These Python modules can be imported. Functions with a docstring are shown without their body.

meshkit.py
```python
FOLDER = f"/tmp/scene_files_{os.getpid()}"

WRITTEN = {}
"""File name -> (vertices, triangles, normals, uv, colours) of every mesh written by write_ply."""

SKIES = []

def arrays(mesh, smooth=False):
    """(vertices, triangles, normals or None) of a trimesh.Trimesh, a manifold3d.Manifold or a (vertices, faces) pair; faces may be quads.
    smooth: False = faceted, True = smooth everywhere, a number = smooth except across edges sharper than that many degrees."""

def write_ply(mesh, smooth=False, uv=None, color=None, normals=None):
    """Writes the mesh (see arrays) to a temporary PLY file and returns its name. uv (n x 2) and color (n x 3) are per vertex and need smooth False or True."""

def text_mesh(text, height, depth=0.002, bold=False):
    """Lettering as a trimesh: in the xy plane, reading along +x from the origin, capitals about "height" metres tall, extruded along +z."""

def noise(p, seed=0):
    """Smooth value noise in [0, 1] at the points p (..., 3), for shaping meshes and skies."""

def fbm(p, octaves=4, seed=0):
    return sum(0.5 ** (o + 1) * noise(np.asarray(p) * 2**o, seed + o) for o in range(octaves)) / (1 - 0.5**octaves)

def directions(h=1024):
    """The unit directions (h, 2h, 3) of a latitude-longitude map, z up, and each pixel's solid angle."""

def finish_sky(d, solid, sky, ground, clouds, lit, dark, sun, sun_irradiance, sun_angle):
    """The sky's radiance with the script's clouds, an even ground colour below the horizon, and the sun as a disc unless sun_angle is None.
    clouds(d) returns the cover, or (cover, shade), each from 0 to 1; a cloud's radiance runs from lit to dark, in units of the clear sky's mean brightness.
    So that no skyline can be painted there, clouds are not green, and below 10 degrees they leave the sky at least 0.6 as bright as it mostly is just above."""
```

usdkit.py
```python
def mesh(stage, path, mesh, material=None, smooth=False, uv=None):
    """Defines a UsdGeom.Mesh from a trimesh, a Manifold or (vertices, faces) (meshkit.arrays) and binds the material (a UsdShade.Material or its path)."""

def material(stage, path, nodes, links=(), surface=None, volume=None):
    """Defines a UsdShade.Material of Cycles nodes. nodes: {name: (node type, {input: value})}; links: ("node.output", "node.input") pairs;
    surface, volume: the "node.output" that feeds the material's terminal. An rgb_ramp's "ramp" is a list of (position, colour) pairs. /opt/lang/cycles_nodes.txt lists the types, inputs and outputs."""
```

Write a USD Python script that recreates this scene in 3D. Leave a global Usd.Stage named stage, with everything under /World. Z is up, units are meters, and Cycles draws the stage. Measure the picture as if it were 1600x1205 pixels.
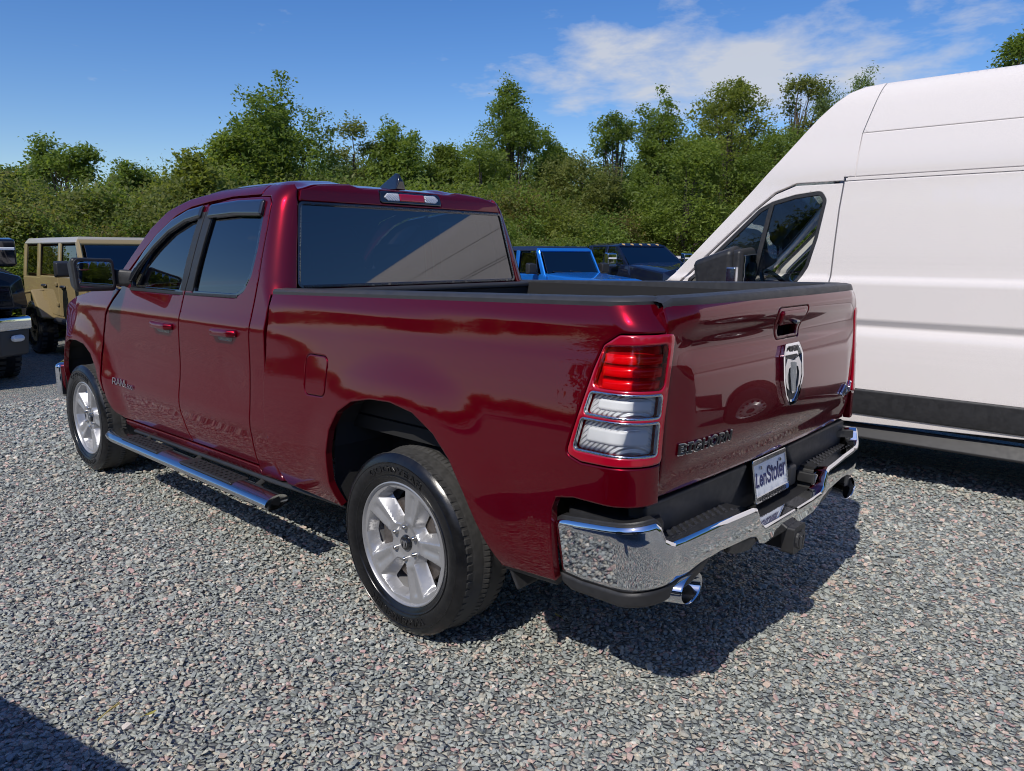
import math, random
import numpy as np, trimesh, shapely, usdkit, meshkit
import manifold3d as m3
from scipy.spatial import Delaunay
from scipy.interpolate import PchipInterpolator as PCH
from shapely.geometry import Polygon, LineString, Point, box as sbox
from shapely.ops import unary_union
from pxr import Usd, UsdGeom, UsdLux, UsdShade, Gf, Sdf, Vt

stage = Usd.Stage.CreateInMemory()
UsdGeom.SetStageUpAxis(stage, 'Z'); UsdGeom.SetStageMetersPerUnit(stage, 1.0)
UsdGeom.Xform.Define(stage, '/World'); UsdGeom.Scope.Define(stage, '/World/Looks')
rng = np.random.default_rng(7); random.seed(7)
PI = math.pi

# ------------------------------------------------------------------ camera
CAM = np.array([-2.8803, -2.3424, 1.5807]); YAW, PIT, ROL = 0.8318, -0.1728, 0.0038
cam = UsdGeom.Camera.Define(stage, '/World/camera')
fw = np.array([math.sin(YAW)*math.cos(PIT), math.cos(YAW)*math.cos(PIT), math.sin(PIT)])
rt = np.array([math.cos(YAW), -math.sin(YAW), 0.]); up = np.cross(rt, fw)
rt, up = rt*math.cos(ROL)+up*math.sin(ROL), -rt*math.sin(ROL)+up*math.cos(ROL)
cam.AddTransformOp().Set(Gf.Matrix4d(*rt, 0, *up, 0, *(-fw), 0, *CAM, 1))
cam.CreateHorizontalApertureAttr(36.0); cam.CreateVerticalApertureAttr(36.0*771/1024)
cam.CreateFocalLengthAttr(36.0*1181.12/1600); cam.CreateClippingRangeAttr((0.05, 5000.0))
cam.CreateFStopAttr(0.0)
cam.CreateExposureAttr(0.0)
# ------------------------------------------------------------------ sky and sun
SUN = np.array([-0.90, -0.20, 1.0]); SUN /= np.linalg.norm(SUN)
ELEV, ROTN = math.asin(SUN[2]), math.atan2(SUN[0], SUN[1])
skym = usdkit.material(stage, '/World/Looks/sky_light', {
    'sky': ('sky_texture', {'sky_type': 'single_scattering', 'sun_disc': False, 'sun_elevation': ELEV, 'sun_rotation': ROTN, 'altitude': 200.0,
                            'air_density': 1.0, 'aerosol_density': 0.55, 'ozone_density': 2.6}),
    'hs': ('hsv', {'hue': 0.513, 'saturation': 1.34, 'value': 1.0, 'fac': 1.0}),
    'tc': ('texture_coordinate', {}),
    'sep': ('separate_xyz', {}),
    # a flat cloud layer: direction divided by its height, turned to the camera's bearing
    'zc': ('math', {'math_type': 'add', 'value2': 0.16}), 'dv': ('vector_math', {'math_type': 'divide'}), 'cz': ('combine_xyz', {}),
    'mp': ('mapping', {'mapping_type': 'point', 'rotation': (0, 0, YAW)}),
    'n1': ('noise_texture', {'scale': 0.45, 'detail': 3.0, 'roughness': 0.5}),
    'ms': ('mapping', {'mapping_type': 'point', 'scale': (1.05, 1.0, 1.0), 'rotation': (0, 0, 0.25)}),
    'n2': ('noise_texture', {'scale': 3.6, 'detail': 10.0, 'roughness': 0.60, 'distortion': 0.15}),
    'c0': ('vector_math', {'math_type': 'subtract', 'vector2': (0.70, 2.56, 0.0)}), 'c1': ('vector_math', {'math_type': 'multiply', 'vector2': (1/1.02, 1/.58, 0.0)}), 'c2': ('vector_math', {'math_type': 'length'}),
    'b1': ('map_range', {'from_min': 1.05, 'from_max': 0.35, 'clamp': True}),
    'r1': ('map_range', {'from_min': 0.62, 'from_max': 0.76, 'to_max': 0.55, 'clamp': True}),
    'mxm': ('math', {'math_type': 'maximum'}), 'ma': ('math', {'math_type': 'multiply_add', 'value2': 0.42}),
    'cv': ('map_range', {'from_min': 0.66, 'from_max': 0.96, 'to_max': 0.84, 'clamp': True}),
    'up': ('map_range', {'from_min': 0.0, 'from_max': 0.06, 'clamp': True}), 'cu': ('math', {'math_type': 'multiply'}),
    'mx': ('mix', {'mix_type': 'mix', 'color2': (4.9, 5.05, 5.4)}),
    'bg': ('background_shader', {'strength': 0.130}),
}, [('sky.color', 'hs.color'), ('tc.generated', 'sep.vector'), ('sep.z', 'zc.value1'), ('tc.generated', 'dv.vector1'),
    ('zc.value', 'cz.x'), ('zc.value', 'cz.y'), ('zc.value', 'cz.z'), ('cz.vector', 'dv.vector2'), ('dv.vector', 'mp.vector'),
    ('mp.vector', 'n1.vector'), ('mp.vector', 'ms.vector'), ('ms.vector', 'n2.vector'), ('mp.vector', 'c0.vector1'), ('c0.vector', 'c1.vector1'), ('c1.vector', 'c2.vector1'), ('c2.value', 'b1.value'),
    ('n1.fac', 'r1.value'), ('b1.result', 'mxm.value1'), ('r1.result', 'mxm.value2'), ('mxm.value', 'ma.value1'), ('n2.fac', 'ma.value3'), ('ma.value', 'cv.value'),
    ('sep.z', 'up.value'), ('cv.result', 'cu.value1'), ('up.result', 'cu.value2'),
    ('cu.value', 'mx.fac'), ('hs.color', 'mx.color1'), ('mx.color', 'bg.color')], surface='bg.background')
dome = UsdLux.DomeLight.Define(stage, '/World/sky')
UsdShade.MaterialBindingAPI.Apply(dome.GetPrim()).Bind(skym)
dome.GetPrim().SetCustomDataByKey('kind', 'structure')
sun = UsdLux.DistantLight.Define(stage, '/World/sun')
sun.CreateNormalizeAttr(True); sun.CreateIntensityAttr(1.0); sun.CreateAngleAttr(0.53); sun.CreateColorAttr(Gf.Vec3f(1.0, 0.945, 0.865))
sx = np.cross([0, 0, 1.0], SUN); sx /= np.linalg.norm(sx); sy = np.cross(SUN, sx)
sun.AddTransformOp().Set(Gf.Matrix4d(*sx, 0, *sy, 0, *SUN, 0, 0, 0, 20, 1))

# ------------------------------------------------------------------ materials
def M(name, nodes, links, surface='p.BSDF', volume=None):
    return usdkit.material(stage, '/World/Looks/'+name, nodes, links, surface=surface, volume=volume)
def plain(name, col, rough=0.5, metal=0.0, coat=0.0, var=0.0, vscale=20.0, bump=0.0, bscale=200.0, spec=0.5, coat_rough=0.03):
    n = {'p': ('principled_bsdf', {'base_color': col, 'roughness': rough, 'metallic': metal, 'coat_weight': coat, 'coat_roughness': coat_rough, 'specular_ior_level': spec})}
    l = []
    if var or bump:
        n['g'] = ('texture_coordinate', {})
    if var:
        n['v'] = ('noise_texture', {'scale': vscale, 'detail': 5.0, 'roughness': 0.6})
        c = np.array(col)
        n['r'] = ('rgb_ramp', {'ramp': [(0.3, tuple(c*(1-var))), (0.7, tuple(np.minimum(c*(1+var), 1)))]})
        n['q'] = ('map_range', {'from_min': 0.3, 'from_max': 0.7, 'to_min': max(rough-0.08, 0.02), 'to_max': rough+0.08})
        l += [('g.object', 'v.vector'), ('v.fac', 'r.fac'), ('r.color', 'p.base_color'), ('v.fac', 'q.value'), ('q.result', 'p.roughness')]
    if bump:
        n['bn'] = ('noise_texture', {'scale': bscale, 'detail': 3.0})
        n['b'] = ('bump', {'strength': bump, 'distance': 0.002})
        l += [('g.object', 'bn.vector'), ('bn.fac', 'b.height'), ('b.normal', 'p.normal')]
    return M(name, n, l)
def car_paint(name, col, rough=0.36, metal=0.55, dust=(0.30, 0.28, 0.25), dust_amt=0.0):
    """Clear-coated paint with fine flake and a thin film of road dust low down on the panels."""
    c = np.array(col)
    return M(name, {
        'g': ('geometry', {}), 'fl': ('voronoi_texture', {'scale': 900.0, 'feature': 'f1'}),
        'hv': ('hsv', {'hue': 0.5, 'saturation': 1.0, 'value': 1.0}), 'mr': ('map_range', {'from_min': 0.0, 'from_max': 1.0, 'to_min': 0.82, 'to_max': 1.18}),
        'sc': ('separate_color', {}),
        'sp': ('separate_xyz', {}), 'dz': ('map_range', {'from_min': 0.85, 'from_max': 0.35, 'to_min': 0.0, 'to_max': 1.0, 'clamp': True}),
        'dn': ('noise_texture', {'scale': 9.0, 'detail': 8.0, 'roughness': 0.7}), 'dr': ('map_range', {'from_min': 0.35, 'from_max': 0.7, 'clamp': True}),
        'dm': ('math', {'math_type': 'multiply'}), 'da': ('math', {'math_type': 'multiply', 'value2': dust_amt}),
        'mx': ('mix', {'mix_type': 'mix', 'color2': dust}),
        'cr': ('map_range', {'from_min': 0.0, 'from_max': 0.3, 'to_min': 0.012, 'to_max': 0.14, 'clamp': True}),
        'p': ('principled_bsdf', {'roughness': rough, 'metallic': metal, 'coat_weight': 1.0, 'coat_ior': 1.48, 'specular_ior_level': 0.0}),
    }, [('g.position', 'fl.vector'), ('fl.color', 'sc.color'), ('sc.r', 'mr.value'), ('mr.result', 'hv.value'),
        ('g.position', 'sp.vector'), ('sp.z', 'dz.value'), ('g.position', 'dn.vector'), ('dn.fac', 'dr.value'), ('dz.result', 'dm.value1'), ('dr.result', 'dm.value2'),
        ('dm.value', 'da.value1'), ('da.value', 'mx.fac'), ('hv.color', 'mx.color1'), ('mx.color', 'p.base_color'), ('da.value', 'cr.value'), ('cr.result', 'p.coat_roughness')]
    ) if not stage.GetPrimAtPath('/World/Looks/'+name) else None
def fix_hv(name, col):
    UsdShade.Shader.Get(stage, '/World/Looks/%s/hv' % name).CreateInput('color', Sdf.ValueTypeNames.Float3).Set(Gf.Vec3f(*col))
def paint(name, col, **k):
    m = car_paint(name, col, **k); fix_hv(name, col); return m
def pane(name, tint, ior=1.5, refl=1.0, rough=0.0):
    return M(name, {'t': ('transparent_bsdf', {'color': tint}), 'g': ('glossy_bsdf', {'color': (refl, refl, refl), 'roughness': rough, 'distribution': 'ggx'}),
                    'f': ('fresnel', {'IOR': ior}), 'x': ('mix_closure', {})},
             [('f.fac', 'x.fac'), ('t.BSDF', 'x.closure1'), ('g.BSDF', 'x.closure2')], surface='x.closure')

RED = paint('red_pearl_paint', (0.118, 0.0002, 0.0064), rough=0.25, metal=0.5, dust_amt=0.03)
CHROME = plain('chrome', (0.80, 0.81, 0.83), rough=0.035, metal=1.0)
CHROME2 = plain('satin_chrome', (0.62, 0.63, 0.65), rough=0.16, metal=1.0)
ALLOY = plain('silver_wheel_paint', (0.37, 0.37, 0.375), rough=0.34, metal=0.5, coat=0.4, var=0.04, vscale=8)
LUG = plain('lug_chrome', (0.55, 0.54, 0.52), rough=0.12, metal=1.0)
BLK = plain('black_plastic', (0.019, 0.019, 0.020), rough=0.48, var=0.15, vscale=30, bump=0.25, bscale=700)
BLKG = plain('gloss_black', (0.008, 0.008, 0.009), rough=0.07, coat=1.0)
SMOKE = plain('smoked_acrylic', (0.012, 0.013, 0.015), rough=0.05, coat=1.0)
GREYP = plain('weathered_rail_plastic', (0.036, 0.037, 0.040), rough=0.46, var=0.12, vscale=25, bump=0.3, bscale=900)
LINER = plain('bed_liner', (0.012, 0.012, 0.013), rough=0.75, bump=0.8, bscale=400)
DARK = plain('underbody_black', (0.010, 0.010, 0.010), rough=0.8)
STEEL = plain('brake_steel', (0.25, 0.22, 0.20), rough=0.45, metal=0.9, var=0.25, vscale=30)
RUBBER = plain('tyre_rubber', (0.0075, 0.0075, 0.008), rough=0.25, var=0.25, vscale=14, bump=0.10, bscale=300)
TREAD = plain('tyre_tread', (0.040, 0.039, 0.037), rough=0.75, var=0.3, vscale=40, bump=0.4, bscale=400)
GLASS_SIDE = pane('side_glass', (0.42, 0.46, 0.46), ior=2.2)
GLASS_DARK = pane('privacy_glass', (0.23, 0.25, 0.25), ior=2.1)
GLASS_CLR = pane('clear_glass', (0.86, 0.92, 0.89), ior=1.6)
MIRROR = plain('mirror_glass', (0.55, 0.57, 0.60), rough=0.01, metal=1.0)
SEAT = plain('seat_cloth', (0.055, 0.056, 0.060), rough=0.9, var=0.15)
TRIM = plain('cabin_trim', (0.022, 0.022, 0.024), rough=0.65)
LREDT = pane('red_lens', (1.0, 0.45, 0.48), ior=1.5)
LREDB = plain('red_reflector_bright', (0.70, 0.006, 0.022), rough=0.2, coat=1.0)
LRED = plain('red_reflector', (0.40, 0.0015, 0.018), rough=0.22, coat=1.0, metal=0.2)
LCLR = pane('clear_lens', (0.93, 0.94, 0.95), ior=1.45)
LREFL = M('lamp_reflector', {'g': ('texture_coordinate', {}), 'w': ('wave_texture', {'wave_type': 'bands', 'bands_direction': 'diagonal', 'scale': 34.0, 'distortion': 1.2}),
    'b': ('bump', {'strength': 0.7, 'distance': 0.01}), 'p': ('principled_bsdf', {'base_color': (0.84, 0.86, 0.88), 'metallic': 0.15, 'roughness': 0.30, 'coat_weight': 1.0})},
    [('g.object', 'w.vector'), ('w.fac', 'b.height'), ('b.normal', 'p.normal')])
WHITE_INK = plain('white_print', (0.78, 0.79, 0.80), rough=0.4)
NAVY_INK = plain('navy_print', (0.015, 0.018, 0.10), rough=0.4)
BLACK_INK = plain('black_print', (0.012, 0.012, 0.014), rough=0.4)

# ------------------------------------------------------------------ prim helpers
used = {}
def numbered(parent, name):
    k = (parent, name); used[k] = used.get(k, -1)+1
    return name if used[k] == 0 else '%s_%03d' % (name, used[k])
def tagp(prim, label=None, cat=None, group=None, kind=None):
    for k, v in (('label', label), ('category', cat), ('group', group), ('kind', kind)):
        if v: prim.SetCustomDataByKey(k, v)
def thing(name, label, cat, loc=(0, 0, 0), rotz=0.0, group=None, scale=None):
    path = '/World/'+numbered('/World', name)
    x = UsdGeom.Xform.Define(stage, path)
    x.AddTranslateOp().Set(Gf.Vec3d(*map(float, loc))); x.AddRotateZOp().Set(float(math.degrees(rotz)))
    if scale is not None: x.AddScaleOp().Set(Gf.Vec3f(*np.broadcast_to(scale, 3).astype(float).tolist()))
    tagp(x.GetPrim(), label, cat, group)
    return path
def put(parent, name, mesh, mat, smooth=32, label=None, kind=None, normals=None):
    """One mesh prim. mesh: trimesh, Manifold, (v,f) or (v,f,n) with normals of its own."""
    path = parent+'/'+numbered(parent, name)
    if isinstance(mesh, list): mesh = join(mesh)
    if isinstance(mesh, tuple) and len(mesh) == 3:
        v, f, n = mesh
        m = UsdGeom.Mesh.Define(stage, path)
        m.CreatePointsAttr(Vt.Vec3fArray.FromNumpy(np.ascontiguousarray(v, np.float32)))
        m.CreateFaceVertexCountsAttr(Vt.IntArray.FromNumpy(np.full(len(f), 3, np.int32)))
        m.CreateFaceVertexIndicesAttr(Vt.IntArray.FromNumpy(np.ascontiguousarray(f, np.int32).ravel()))
        m.CreateSubdivisionSchemeAttr('none')
        m.CreateNormalsAttr(Vt.Vec3fArray.FromNumpy(np.ascontiguousarray(n, np.float32))); m.SetNormalsInterpolation('vertex')
        UsdShade.MaterialBindingAPI.Apply(m.GetPrim()).Bind(mat)
    else:
        m = usdkit.mesh(stage, path, mesh, mat, smooth=smooth)
    tagp(m.GetPrim(), label, None, None, kind)
    return path
def arr(m):
    v, f, _ = meshkit.arrays(m, False); return v, f
def join(ms):
    if all(isinstance(m, tuple) and len(m) == 3 for m in ms):
        o, V, F, N = 0, [], [], []
        for v, f, n in ms: V.append(v); F.append(np.asarray(f)+o); N.append(n); o += len(v)
        return np.vstack(V), np.vstack(F), np.vstack(N)
    o, V, F = 0, [], []
    for m in ms:
        v, f = (m[0], m[1]) if isinstance(m, tuple) else arr(m)
        v = np.asarray(v, float); f = np.asarray(f)
        if f.shape[1] == 4: f = np.vstack([f[:, [0, 1, 2]], f[:, [0, 2, 3]]])
        V.append(v); F.append(f+o); o += len(v)
    return trimesh.Trimesh(np.vstack(V), np.vstack(F), process=False)
def mirror(m):
    if isinstance(m, tuple) and len(m) == 3:
        v, f, n = m; s = np.array([-1, 1, 1]); return v*s, np.asarray(f)[:, ::-1], n*s
    v, f = arr(m); return trimesh.Trimesh(v*[-1, 1, 1], f[:, ::-1], process=False)
def xf(m, T):
    if isinstance(m, tuple) and len(m) == 3:
        v, f, n = m; return v@T[:3, :3].T+T[:3, 3], f, n@T[:3, :3].T
    v, f = arr(m); t = trimesh.Trimesh(v, f, process=False); t.apply_transform(T); return t
def TR(loc=(0, 0, 0), rx=0, ry=0, rz=0, s=1):
    T = trimesh.transformations.euler_matrix(rx, ry, rz); T[:3, :3] *= np.broadcast_to(s, 3)[None, :]; T[:3, 3] = loc; return T
def rbox(x0, x1, y0, y1, z0, z1, r=0.01, seg=8):
    """A box with rounded edges: hull of eight spheres."""
    r = min(r, (x1-x0)/2.01, (y1-y0)/2.01, (z1-z0)/2.01)
    s = m3.Manifold.sphere(r, seg)
    return m3.Manifold.batch_hull([s.translate((x, y, z)) for x in (x0+r, x1-r) for y in (y0+r, y1-r) for z in (z0+r, z1-r)])
def box(x0, x1, y0, y1, z0, z1):
    m = trimesh.creation.box((x1-x0, y1-y0, z1-z0)); m.apply_translation(((x0+x1)/2, (y0+y1)/2, (z0+z1)/2)); return m
def hull(pts, r=0.0, seg=8):
    if r <= 0: return trimesh.convex.convex_hull(np.array(pts, float))
    s = m3.Manifold.sphere(r, seg)
    return m3.Manifold.batch_hull([s.translate(tuple(map(float, p))) for p in pts])
def tube(pts, r, n=10, cap=True, rr=None):
    pts = np.asarray(pts, float); V, F = [], []
    t = np.gradient(pts, axis=0); t /= np.linalg.norm(t, axis=1, keepdims=True)
    ref = np.array([0, 0, 1.0]) if abs(t[0][2]) < 0.9 else np.array([1.0, 0, 0])
    for i, p in enumerate(pts):
        a = np.cross(t[i], ref); a /= np.linalg.norm(a); b = np.cross(a, t[i])
        q = np.linspace(0, 2*PI, n, endpoint=False); R = r if rr is None else rr[i]
        V.append(p+R*(np.cos(q)[:, None]*a+np.sin(q)[:, None]*b))
    for i in range(len(pts)-1):
        for j in range(n):
            k = (j+1) % n; F += [[i*n+j, (i+1)*n+j, (i+1)*n+k], [i*n+j, (i+1)*n+k, i*n+k]]
    V = np.vstack(V)
    if cap:
        c = len(V); V = np.vstack([V, pts[:1], pts[-1:]]); e = (len(pts)-1)*n
        for j in range(n):
            k = (j+1) % n; F += [[c, j, k], [c+1, e+k, e+j]]
    return trimesh.Trimesh(V, np.array(F), process=False)
def lathe(prof, n=64, axis='x', closed=False):
    """prof: (r, a) pairs, a along the axis."""
    prof = np.asarray(prof, float); q = np.linspace(0, 2*PI, n, endpoint=False); k = len(prof)
    c, s = np.cos(q), np.sin(q); R, A = prof[:, 0][None], prof[:, 1][None]
    P = {'x': (A+0*c[:, None], R*c[:, None], R*s[:, None]), 'z': (R*c[:, None], R*s[:, None], A+0*c[:, None]), 'y': (R*s[:, None], A+0*c[:, None], R*c[:, None])}[axis]
    V = np.stack(P, -1).reshape(-1, 3); i = np.arange(n)[:, None]; j = np.arange(k-1)[None]; i2 = (i+1) % n
    a, b, d, e = i*k+j, i2*k+j, i2*k+j+1, i*k+j+1
    F = np.vstack([np.stack([a, b, d], -1).reshape(-1, 3), np.stack([a, d, e], -1).reshape(-1, 3)])
    return trimesh.Trimesh(V, F, process=False)
def outward(m, c=None):
    v, f = arr(m); t = trimesh.Trimesh(v, f, process=False)
    if t.volume < 0: t.invert()
    return t
def extr(poly, d, z=0):
    if not isinstance(poly, Polygon) and not hasattr(poly, 'geoms'): poly = Polygon(poly)
    gs = getattr(poly, 'geoms', [poly])
    m = join([trimesh.creation.extrude_polygon(g, d, engine='earcut') for g in gs]); m.apply_translation((0, 0, z)); return m
def smoothpoly(pts, r, q=6):
    return Polygon(pts).buffer(-r, quad_segs=q).buffer(2*r, quad_segs=q).buffer(-r, quad_segs=q)
def dens(c, h):
    c = np.asarray(c, float); out = []
    for a, b in zip(c[:-1], c[1:]):
        n = max(1, int(math.ceil(np.linalg.norm(b-a)/h))); out.append(a+(b-a)*np.linspace(0, 1, n, endpoint=False)[:, None])
    return np.vstack(out)
def drape(fn, poly, h=0.03, roll=0.004, th=0.02, out=None, flange=True, hb=None, lines=()):
    """A panel: the polygon in (u, v) laid on the surface fn, its edges rolled over and returned inwards. Returns (v, f, n)."""
    if hasattr(poly, 'geoms'): return join([drape(fn, g, h, roll, th, out, flange, hb) for g in poly.geoms if g.area > 1e-5])
    poly = shapely.geometry.polygon.orient(poly.simplify(1e-4)); hb = hb or max(0.010, h*0.4)
    rings = [dens(r.coords, hb) for r in [poly.exterior, *poly.interiors]]
    pts = [np.vstack(rings)]
    if roll:
        for d in (roll*0.45, roll*1.05):
            g = poly.buffer(-d)
            for gg in getattr(g, 'geoms', [g]):
                if gg.area > 1e-6:
                    for r in [gg.exterior, *gg.interiors]: pts.append(dens(r.coords, hb*1.3))
    x0, y0, x1, y1 = poly.bounds
    gx, gy = np.meshgrid(np.arange(x0, x1, h), np.arange(y0, y1, h*0.866)); gx = gx+(np.arange(len(gx))[:, None] % 2)*h/2
    g = np.stack([gx.ravel(), gy.ravel()], 1); inn = poly.buffer(-max(roll*1.5, hb*0.7, 0.004))
    if not inn.is_empty: pts.append(g[shapely.contains_xy(inn, g[:, 0], g[:, 1])])
    if len(lines):
        lp = np.vstack(lines); pts[-1] = pts[-1][np.min(np.linalg.norm(pts[-1][:, None]-lp[None, ::2], axis=2), axis=1) > h*.55]; pts.append(lp[shapely.contains_xy(inn, lp[:, 0], lp[:, 1])])
    P = np.vstack(pts); P = P+0
    tri = Delaunay(P+rng.uniform(-1e-6, 1e-6, P.shape)).simplices
    c = P[tri].mean(1); tri = tri[shapely.contains_xy(poly.buffer(1e-6), c[:, 0], c[:, 1])]
    a = P[tri]; area = np.cross(a[:, 1]-a[:, 0], a[:, 2]-a[:, 0]); tri = np.where(area[:, None] < 0, tri[:, ::-1], tri); tri = tri[np.abs(area) > 1e-9]
    bd = poly.boundary
    def base_n(q):
        e = 1e-3; A = fn(q[:, 0]+e, q[:, 1])-fn(q[:, 0]-e, q[:, 1]); B = fn(q[:, 0], q[:, 1]+e)-fn(q[:, 0], q[:, 1]-e)
        n = np.cross(A, B); return n/np.maximum(np.linalg.norm(n, axis=1, keepdims=True), 1e-12)
    n0 = base_n(P); sgn = 1.0
    if out is not None and np.mean(n0@np.asarray(out, float)) < 0: sgn = -1.0
    S = fn(P[:, 0], P[:, 1])
    if roll:
        def full(q):
            d = shapely.distance(bd, shapely.points(q)); d = np.where(shapely.contains_xy(poly, q[:, 0], q[:, 1]), d, -d)
            k = np.clip(1-d/roll, 0, 1.6); return fn(q[:, 0], q[:, 1])-sgn*base_n(q)*(0.45*roll*k*k)[:, None]
        near = shapely.distance(bd, shapely.points(P)) < roll*1.2
        N = n0*sgn
        if near.any():
            q = P[near]; e = np.array([min(4e-4, roll*0.1), 0]); A = full(q+e)-full(q-e); B = full(q+e[::-1])-full(q-e[::-1])
            nn = np.cross(A, B)*sgn; N[near] = nn/np.maximum(np.linalg.norm(nn, axis=1, keepdims=True), 1e-12); S[near] = full(q)
    else: N = n0*sgn
    if sgn < 0: tri = tri[:, ::-1]
    if not flange: return S, tri, N
    V, F, NN, o, k = [S], [tri], [N], len(S), 0
    for r in rings:
        m = len(r); i = np.arange(k, k+m); top = S[i]; bot = top-n0[i]*sgn*th; k += m
        e = np.roll(top, -1, 0)-top; fnrm = np.cross(e, n0[i]*sgn)*sgn; fnrm /= np.maximum(np.linalg.norm(fnrm, axis=1, keepdims=True), 1e-12)
        V += [top, bot]; NN += [fnrm, fnrm]; a = np.arange(m); b = (a+1) % m
        q = np.vstack([np.stack([o+a, o+m+a, o+m+b], 1), np.stack([o+a, o+m+b, o+b], 1)])
        F.append(q if sgn > 0 else q[:, ::-1]); o += 2*m
    return np.vstack(V), np.vstack(F), np.vstack(NN)
def off_fn(fn, d, out):
    """The surface fn moved d along its normal."""
    out = np.asarray(out, float)
    def g(u, v):
        e = 1e-3; n = np.cross(fn(u+e, v)-fn(u-e, v), fn(u, v+e)-fn(u, v-e)); n /= np.maximum(np.linalg.norm(n, axis=-1, keepdims=True), 1e-12)
        n = n*np.sign(np.mean(n@out)); return fn(u, v)+n*d
    return g
def strip(pts, w):
    return LineString(pts).buffer(w/2, cap_style=2, join_style=1)
def on_surface(mesh, fn, u0, v0, su=1.0, sv=1.0, lift=0.0, out=(0, 0, 1), ang=0.0):
    """Bends a flat mesh (xy plane, thickness z) onto the surface fn: x runs along u, y along v."""
    v, f = arr(mesh); c, s = math.cos(ang), math.sin(ang); x, y = v[:, 0]*c-v[:, 1]*s, v[:, 0]*s+v[:, 1]*c
    u, w = u0+su*x, v0+sv*y; e = 1e-3
    n = np.cross(fn(u+e, w)-fn(u-e, w), fn(u, w+e)-fn(u, w-e)); n /= np.maximum(np.linalg.norm(n, axis=1, keepdims=True), 1e-12)
    n *= np.sign(np.mean(n@np.asarray(out, float)))
    t = trimesh.Trimesh(fn(u, w)+n*(v[:, 2]+lift)[:, None], f, process=False)
    if np.sum(t.face_normals*np.asarray(out, float)[None], axis=1).dot(t.area_faces) < 0 or su*sv < 0: pass
    return t
def txt(s, h, depth=0.003, bold=True, slab=False, squash=1.0, center=False, shear=0.0):
    m = meshkit.text_mesh(s, h, depth, bold); v, f = arr(m); v = v.copy(); v[:, 0] *= squash; v[:, 0] += shear*v[:, 1]
    if center: v[:, 0] -= (v[:, 0].min()+v[:, 0].max())/2
    return trimesh.Trimesh(v, f, process=False)
# ------------------------------------------------------------------ the red pickup (its rear axle stands over the origin, nose towards +y)
truck = thing('pickup_truck', 'dark red crew pickup with chrome rear bumper in the foreground, tailgate shut', 'pickup truck')
AX, RW = 3.569, 0.397
bed_prof = PCH([.38, .44, .50, .58, .68, .78, .88, .96, 1.03, 1.10, 1.18, 1.25, 1.29, 1.315, 1.34, 1.37, 1.40, 1.43, 1.47],
               [.93, .958, .978, .993, 1.002, 1.005, 1.004, .999, .990, .977, .962, .950, .9465, .9445, .938, .928, .917, .905, .888])
cab_prof = PCH([.36, .42, .46, .50, .56, .64, .715, .735, .80, .90, 1.00, 1.10, 1.17, 1.205, 1.23, 1.27, 1.32, 1.36, 1.45, 1.55, 1.65, 1.75, 1.81, 1.855, 1.89, 1.915, 1.935, 1.95],
               [.90, .93, .948, .960, .972, .983, .992, .992, .987, .983, .980, .979, .979, .977, .972, .962, .951, .943, .926, .903, .877, .848, .829, .810, .785, .757, .72, .66])
def sst(a, b, x):
    t = np.clip((x-a)/(b-a), 0, 1); return t*t*(3-2*t)
def flare(y, z, yc, amp):
    d = np.hypot(y-yc, (z-0.46)*1.0); g = 1-sst(.50, .74, d); return amp*g*sst(.42, .55, z)
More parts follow.
